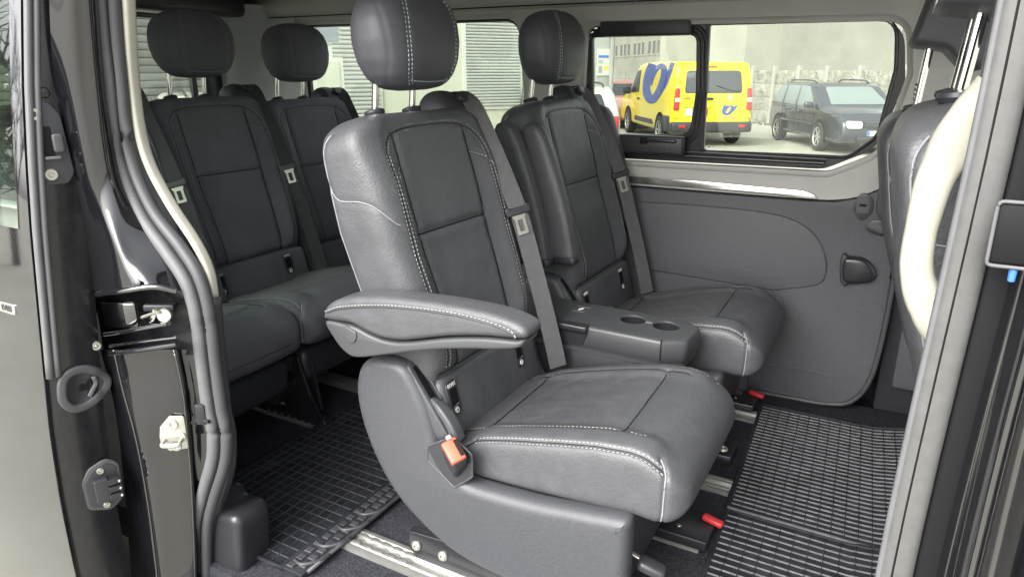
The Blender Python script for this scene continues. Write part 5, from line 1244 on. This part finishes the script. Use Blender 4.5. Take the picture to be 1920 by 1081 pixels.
def ribbon(pts, mapf, d0, d1, n=8):
    """tapered flat stroke: pts (x, y, halfwidth)"""
    Q = catmull(pts, n); T = frames(Q[:, :2]); S = np.stack([-T[:, 1], T[:, 0]], 1)
    rows = []
    for q, s_ in zip(Q, S):
        a = q[:2] + s_ * q[2]; b = q[:2] - s_ * q[2]
        rows.append([mapf(a, d0), mapf(a, d1), mapf(b, d1), mapf(b, d0)])
    return loft(rows)
mfs = lambda p, d: side(*zl_(p), d)
horn = [(545, 108, 40), (512, 220, 40), (500, 330, 38), (515, 420, 40), (560, 470, 42), (608, 430, 36), (648, 340, 36), (668, 250, 34), (668, 170, 30), (640, 128, 26), (600, 150, 22), (572, 205, 16), (556, 270, 11), (550, 330, 6)]
slash = [(748, 97, 20), (725, 190, 20), (690, 320, 14), (650, 410, 8), (630, 455, 2)]
em_ = obj('post_horn_emblem', ribbon(horn, mfs, -.004, .007), 'logo_blue', yv, 40, free=True)
obj('emblem_stroke', ribbon(slash, mfs, -.004, .007), 'logo_blue', em_, 40, free=True)
def zr_(p): return (-.40 - (p[0] - 610) / 300 * .36, .84 - (p[1] - 300) / 400 * .22)
mfr = lambda p, d: rear(zr_(p)[0], zr_(p)[1], d)
em2 = obj('post_horn_emblem', ribbon(horn, mfr, -.004, .007), 'logo_blue', yv, 40, free=True)
obj('emblem_stroke', ribbon(slash, mfr, -.004, .007), 'logo_blue', em2, 40, free=True)
mt = Matrix(((0, 0, -1, RX(.68) - .006), (-1, 0, 0, -.40), (0, 1, 0, .68), (0, 0, 0, 1)))
obj('lettering', text_vf('Česká pošta', .075, mt, .002), 'logo_blue', em2, 0, free=True)
mt = Matrix(((0, 0, -1, RX(1.12) - .006), (-1, 0, 0, .62), (0, 1, 0, 1.10), (0, 0, 0, 1)))
obj('lettering', text_vf('EXPERT', .07, mt, .002), 'rubber_dark', yv, 0, free=True)
lion = [(0, .07), (.02, .03), (.05, .05), (.03, 0), (.06, -.04), (.02, -.03), (.0, -.07), (-.02, -.02), (-.05, -.05), (-.03, 0), (-.05, .04), (-.015, .03)]
obj('maker_badge', prism(np.array(lion) * 1.1, -.005, .012, 0, mapf=lambda u, v, d: rear(u - .40, v + 1.12, d)), 'chrome', yv, free=True)
obj('brake_lamp', prism(rrect(.22, .03, .01), -.04, .02, .004, mapf=lambda u, v, d: rear(u + .02, v + 1.80, d)), 'tail_red', yv, free=True)
cwn = obj('cab_window', prism(roundpoly([(3.05, 1.16, .04), (3.98, 1.12, .08), (3.42, 1.70, .08), (3.05, 1.74, .05)], 4), -.03, .008, .002, mapf=side), 'glass_car', yv, free=True)
obj('wing_mirror', box((3.85, 1.08, 1.20), (.14, .22, .22), .05, 3), 'black_plastic', yv, free=True)
obj('side_handle', prism(rrect(.20, .05, .02), -.01, .03, .01, mapf=lambda u, v, d: side(u + 3.0, v + 1.00, d)), 'black_plastic', yv, free=True)
obj('side_strip', prism(roundpoly([(1.45, .42, .02), (3.3, .42, .02), (3.25, .54, .02), (1.6, .54, .02)], 3), -.02, .02, .01, mapf=side), 'black_plastic', yv, free=True)
for x in (.92, 4.05):
    arch = [(x + .42 * math.cos(a), .34 + .42 * math.sin(a)) for a in np.linspace(-.25, math.pi + .25, 22)]
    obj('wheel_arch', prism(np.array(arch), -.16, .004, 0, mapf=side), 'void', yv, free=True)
    cw(yv, 'wheel', x, .88, .335, .22, 1); cw(yv, 'wheel', x, -.88, .335, .22, -1)

def estate(name, label, paint, loc, ang, glassm='glass_pale', low=False, spokes=6):
    rt = root(name, (loc[0], loc[1], GZ), label, 'car'); rt.rotation_euler = (0, 0, R_(ang))
    L = 4.40; pf = [(0, .30, .08), (-.02, .62, .08), (.06, .92, .12), (.52, 1.36, .18), (.85, 1.445, .3), (2.35, 1.445, .35), (2.62, 1.38, .2), (3.42, .96, .12), (4.15, .86, .25), (4.37, .66, .10), (4.40, .42, .06), (4.30, .24, .08), (.15, .24, .08)]
    obj('body', body_vf(pf, 1.74, .10, .85, .20, end=lambda u: 1 - .10 * float(sm(3.7, 4.4, u)) - .06 * float(sm(.5, 0, u))), paint, rt, 45, free=True)
    sd = lambda s_: (lambda u, v, d: (u, s_ * (.87 + d) * (1 - .20 * max(0, v - .85)) * (1 - .10 * float(sm(3.7, 4.4, u)) - .06 * float(sm(.5, 0, u))), v))
    for s_ in (-1, 1):
        f = sd(s_)
        for pts in ([(.30, .96), (.98, .94), (1.02, 1.36), (.62, 1.34)], [(1.10, .94), (1.86, .93), (1.88, 1.38), (1.14, 1.37)], [(1.98, .93), (3.02, .92), (2.46, 1.37), (1.98, 1.38)]):
            obj('side_window', prism(roundpoly([(x, z, .05) for x, z in pts], 3), -.03, .006, .002, mapf=f), glassm, rt, free=True)
        for x in (1.06, 1.94, 3.05): obj('door_gap', prism(np.array([(x - .006, .30), (x + .006, .30), (x + .006, .93), (x - .006, .93)]), -.01, .003, 0, mapf=f), 'void', rt, free=True)
        for x in (1.30, 2.16): obj('door_handle', prism(rrect(.18, .04, .015), -.01, .03, .01, mapf=lambda u, v, d, x=x: f(u + x, v + .80, d)), paint, rt, free=True)
        obj('side_moulding', prism(rrect(2.1, .05, .01), -.01, .018, .006, mapf=lambda u, v, d: f(u + 2.0, v + .56, d)), paint, rt, free=True)
        obj('wing_mirror', box((2.98, s_ * .98, .98), (.12, .20, .14), .05, 3), paint, rt, free=True)
        rl = catmull([(.75, s_ * .60, 1.45), (.95, s_ * .60, 1.49), (1.6, s_ * .60, 1.50), (2.2, s_ * .60, 1.485), (2.40, s_ * .60, 1.43)], 5)
        obj('roof_rail', tube(rl, .018, 6), 'black_plastic', rt, free=True)
        for x in (.86, 3.42):
            arch = [(x + .37 * math.cos(a), .32 + .37 * math.sin(a)) for a in np.linspace(-.2, math.pi + .2, 20)]
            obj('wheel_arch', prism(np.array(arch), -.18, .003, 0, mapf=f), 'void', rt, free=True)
            cw(rt, 'wheel', x, s_ * .80, .315, .20, s_, spokes=spokes)
        fx_ = lambda u, v, d: (4.415 - .45 * max(0, v - .66) - .12 * max(0, abs(u) - .45) + d, u * .93, v)
        obj('headlamp', prism(roundpoly([(s_ * .40, .56, .06), (s_ * .74, .56, .07), (s_ * .76, .72, .07), (s_ * .42, .71, .06)], 4), -.06, .03, .01, mapf=fx_), 'lamp_white', rt, free=True)
        obj('tail_lamp', box((.015, s_ * .70, .80), (.08, .16, .34), .03, 3), 'tail_red', rt, free=True)
    ws = prism(roundpoly([(-.62, .04, .05), (.62, .04, .05), (.52, .80, .06), (-.52, .80, .06)], 4), -.02, .012, .002, mapf=lambda u, v, d: (3.38 - v * .885 + d * .46, u, .985 + v * .465 + d * .88))
    obj('windscreen', ws, glassm, rt, free=True)
    rwn = prism(roundpoly([(-.60, .06, .06), (.60, .06, .06), (.52, .50, .06), (-.52, .50, .06)], 4), -.02, .012, .002, mapf=lambda u, v, d: (.085 + v * .76 - d * .7, u, .955 + v * .73 + d * .6))
    obj('rear_window', rwn, 'glass_car', rt, free=True)
    obj('grille', prism(roundpoly([(-.36, .58, .02), (.36, .58, .02), (.38, .70, .02), (-.38, .70, .02)], 3), -.05, .015, 0, mapf=fx_), 'black_plastic', rt, free=True)
    obj('lower_intake', box((4.385, 0, .34), (.05, .90, .10), .02), 'black_plastic', rt, free=True)
    fp = obj('number_plate', box((4.405, 0, .46), (.02, .50, .11), .004), 'plate_white', rt, free=True)
    obj('plate_band', box((4.4165, -.225, .46), (.004, .05, .10), 0), 'eu_blue', fp, free=True)
    obj('antenna', tube([(1.0, 0, 1.44), (.86, 0, 1.56), (.75, 0, 1.68)], .006, 5), 'black_plastic', rt, free=True)
    return rt
g_ = dist(1560, 262, 17.0); hx, hy = .533, -.846
gang = math.degrees(math.atan2(hy, hx)) - 4
estate('estate_car', 'dark graphite estate car with roof rails parked before the concrete fence', 'car_dark', (g_[0] - hx * 1.9, g_[1] - hy * 1.9), gang)
w_ = dist(1075, 300, 12.2)
wc = estate('estate_car', 'white car parked close by the yellow delivery van, its tail lamp showing', 'car_white', (w_[0], w_[1]), 121, 'glass_car')
r_c = dist(1172, 200, 21.0)
estate('estate_car', 'red car standing beyond the white car, mostly hidden', 'car_red', (r_c[0], r_c[1]), 112, 'glass_pale')
v_ = dist(392, 210, 7.3)
wv = estate('estate_car', 'white car behind the van with one red tail lamp in the tailgate window', 'car_white', (v_[0] , v_[1] + .6), 150, 'glass_car')

# ---- bare trees and winter hedge beyond the yard on the near side (mirrored in the door)
def bare_tree(loc, h, seed, label):
    rg = random.Random(seed); rt = root('bare_tree', (loc[0], loc[1], GZ), label, 'tree', 'bare trees beside the yard')
    Vt = []; segs = []
    def grow(p, d, L, r, lev):
        n = 4; pts = [np.array(p)]; dd = np.array(d)
        for k in range(n):
            dd = dd + np.array([rg.uniform(-.16, .16), rg.uniform(-.16, .16), rg.uniform(-.03, .12)]); dd /= np.linalg.norm(dd); pts.append(pts[-1] + dd * L / n)
        segs.append((pts, r, lev))
        if lev >= 4: return
        for k in range(4 if lev < 3 else 3):
            t = rg.uniform(.35, 1.0); b = pts[min(n, int(t * n))]; a = rg.uniform(0, 6.28); sp_ = rg.uniform(.5, .95)
            s1 = np.cross(dd, (0.3, .9, .1)); s1 /= np.linalg.norm(s1); s2 = np.cross(dd, s1)
            nd = dd * math.cos(sp_) + (s1 * math.cos(a) + s2 * math.sin(a)) * math.sin(sp_)
            grow(b, nd, L * rg.uniform(.55, .75), r * .55, lev + 1)
    grow((loc[0], loc[1], GZ), (0, 0, 1), h * .42, h * .018, 0)
    tr = [tube(s_[0], s_[1], 7 if s_[2] == 0 else 4, scale=np.linspace(1, .6, len(s_[0]))) for s_ in segs if s_[2] == 0]
    br = [tube(s_[0], max(.008, s_[1]), 4, scale=np.linspace(1, .6, len(s_[0]))) for s_ in segs if s_[2] > 0]
    obj('trunk', cat(*tr), 'bark', rt); obj('crown', cat(*br), 'bark', rt)
for k, (x, y, h) in enumerate(((-13, -4.6, 8), (-17, -6.6, 10), (-11.5, -6.4, 7), (-20, -9.5, 11), (-16, -3.8, 9), (-24, -8.0, 12))):
    bare_tree((x, y), h, 11 + k, ('bare leafless tree growing by the low winter hedge'))
hV = []; hF = []
for k in range(5200):
    x = RNG.uniform(-30, -12.2); y = -3.0 + (x + 12) * .36 + RNG.normal(0, .5) - 1.0; z = GZ + abs(RNG.normal(0, .6)); s_ = RNG.uniform(.06, .16); a = RNG.uniform(0, 6.28); b = len(hV)
    hV += [(x, y, z), (x + s_ * math.cos(a), y + s_ * math.sin(a), z + s_), (x - s_ * math.sin(a), y + s_ * math.cos(a), z + s_ * .4)]; hF.append((b, b + 1, b + 2))
hg = obj('hedge', (hV, hF), 'shrub', None, 0, kind='stuff'); tag(hg, 'low brown winter hedge along the near side of the yard', 'hedge')
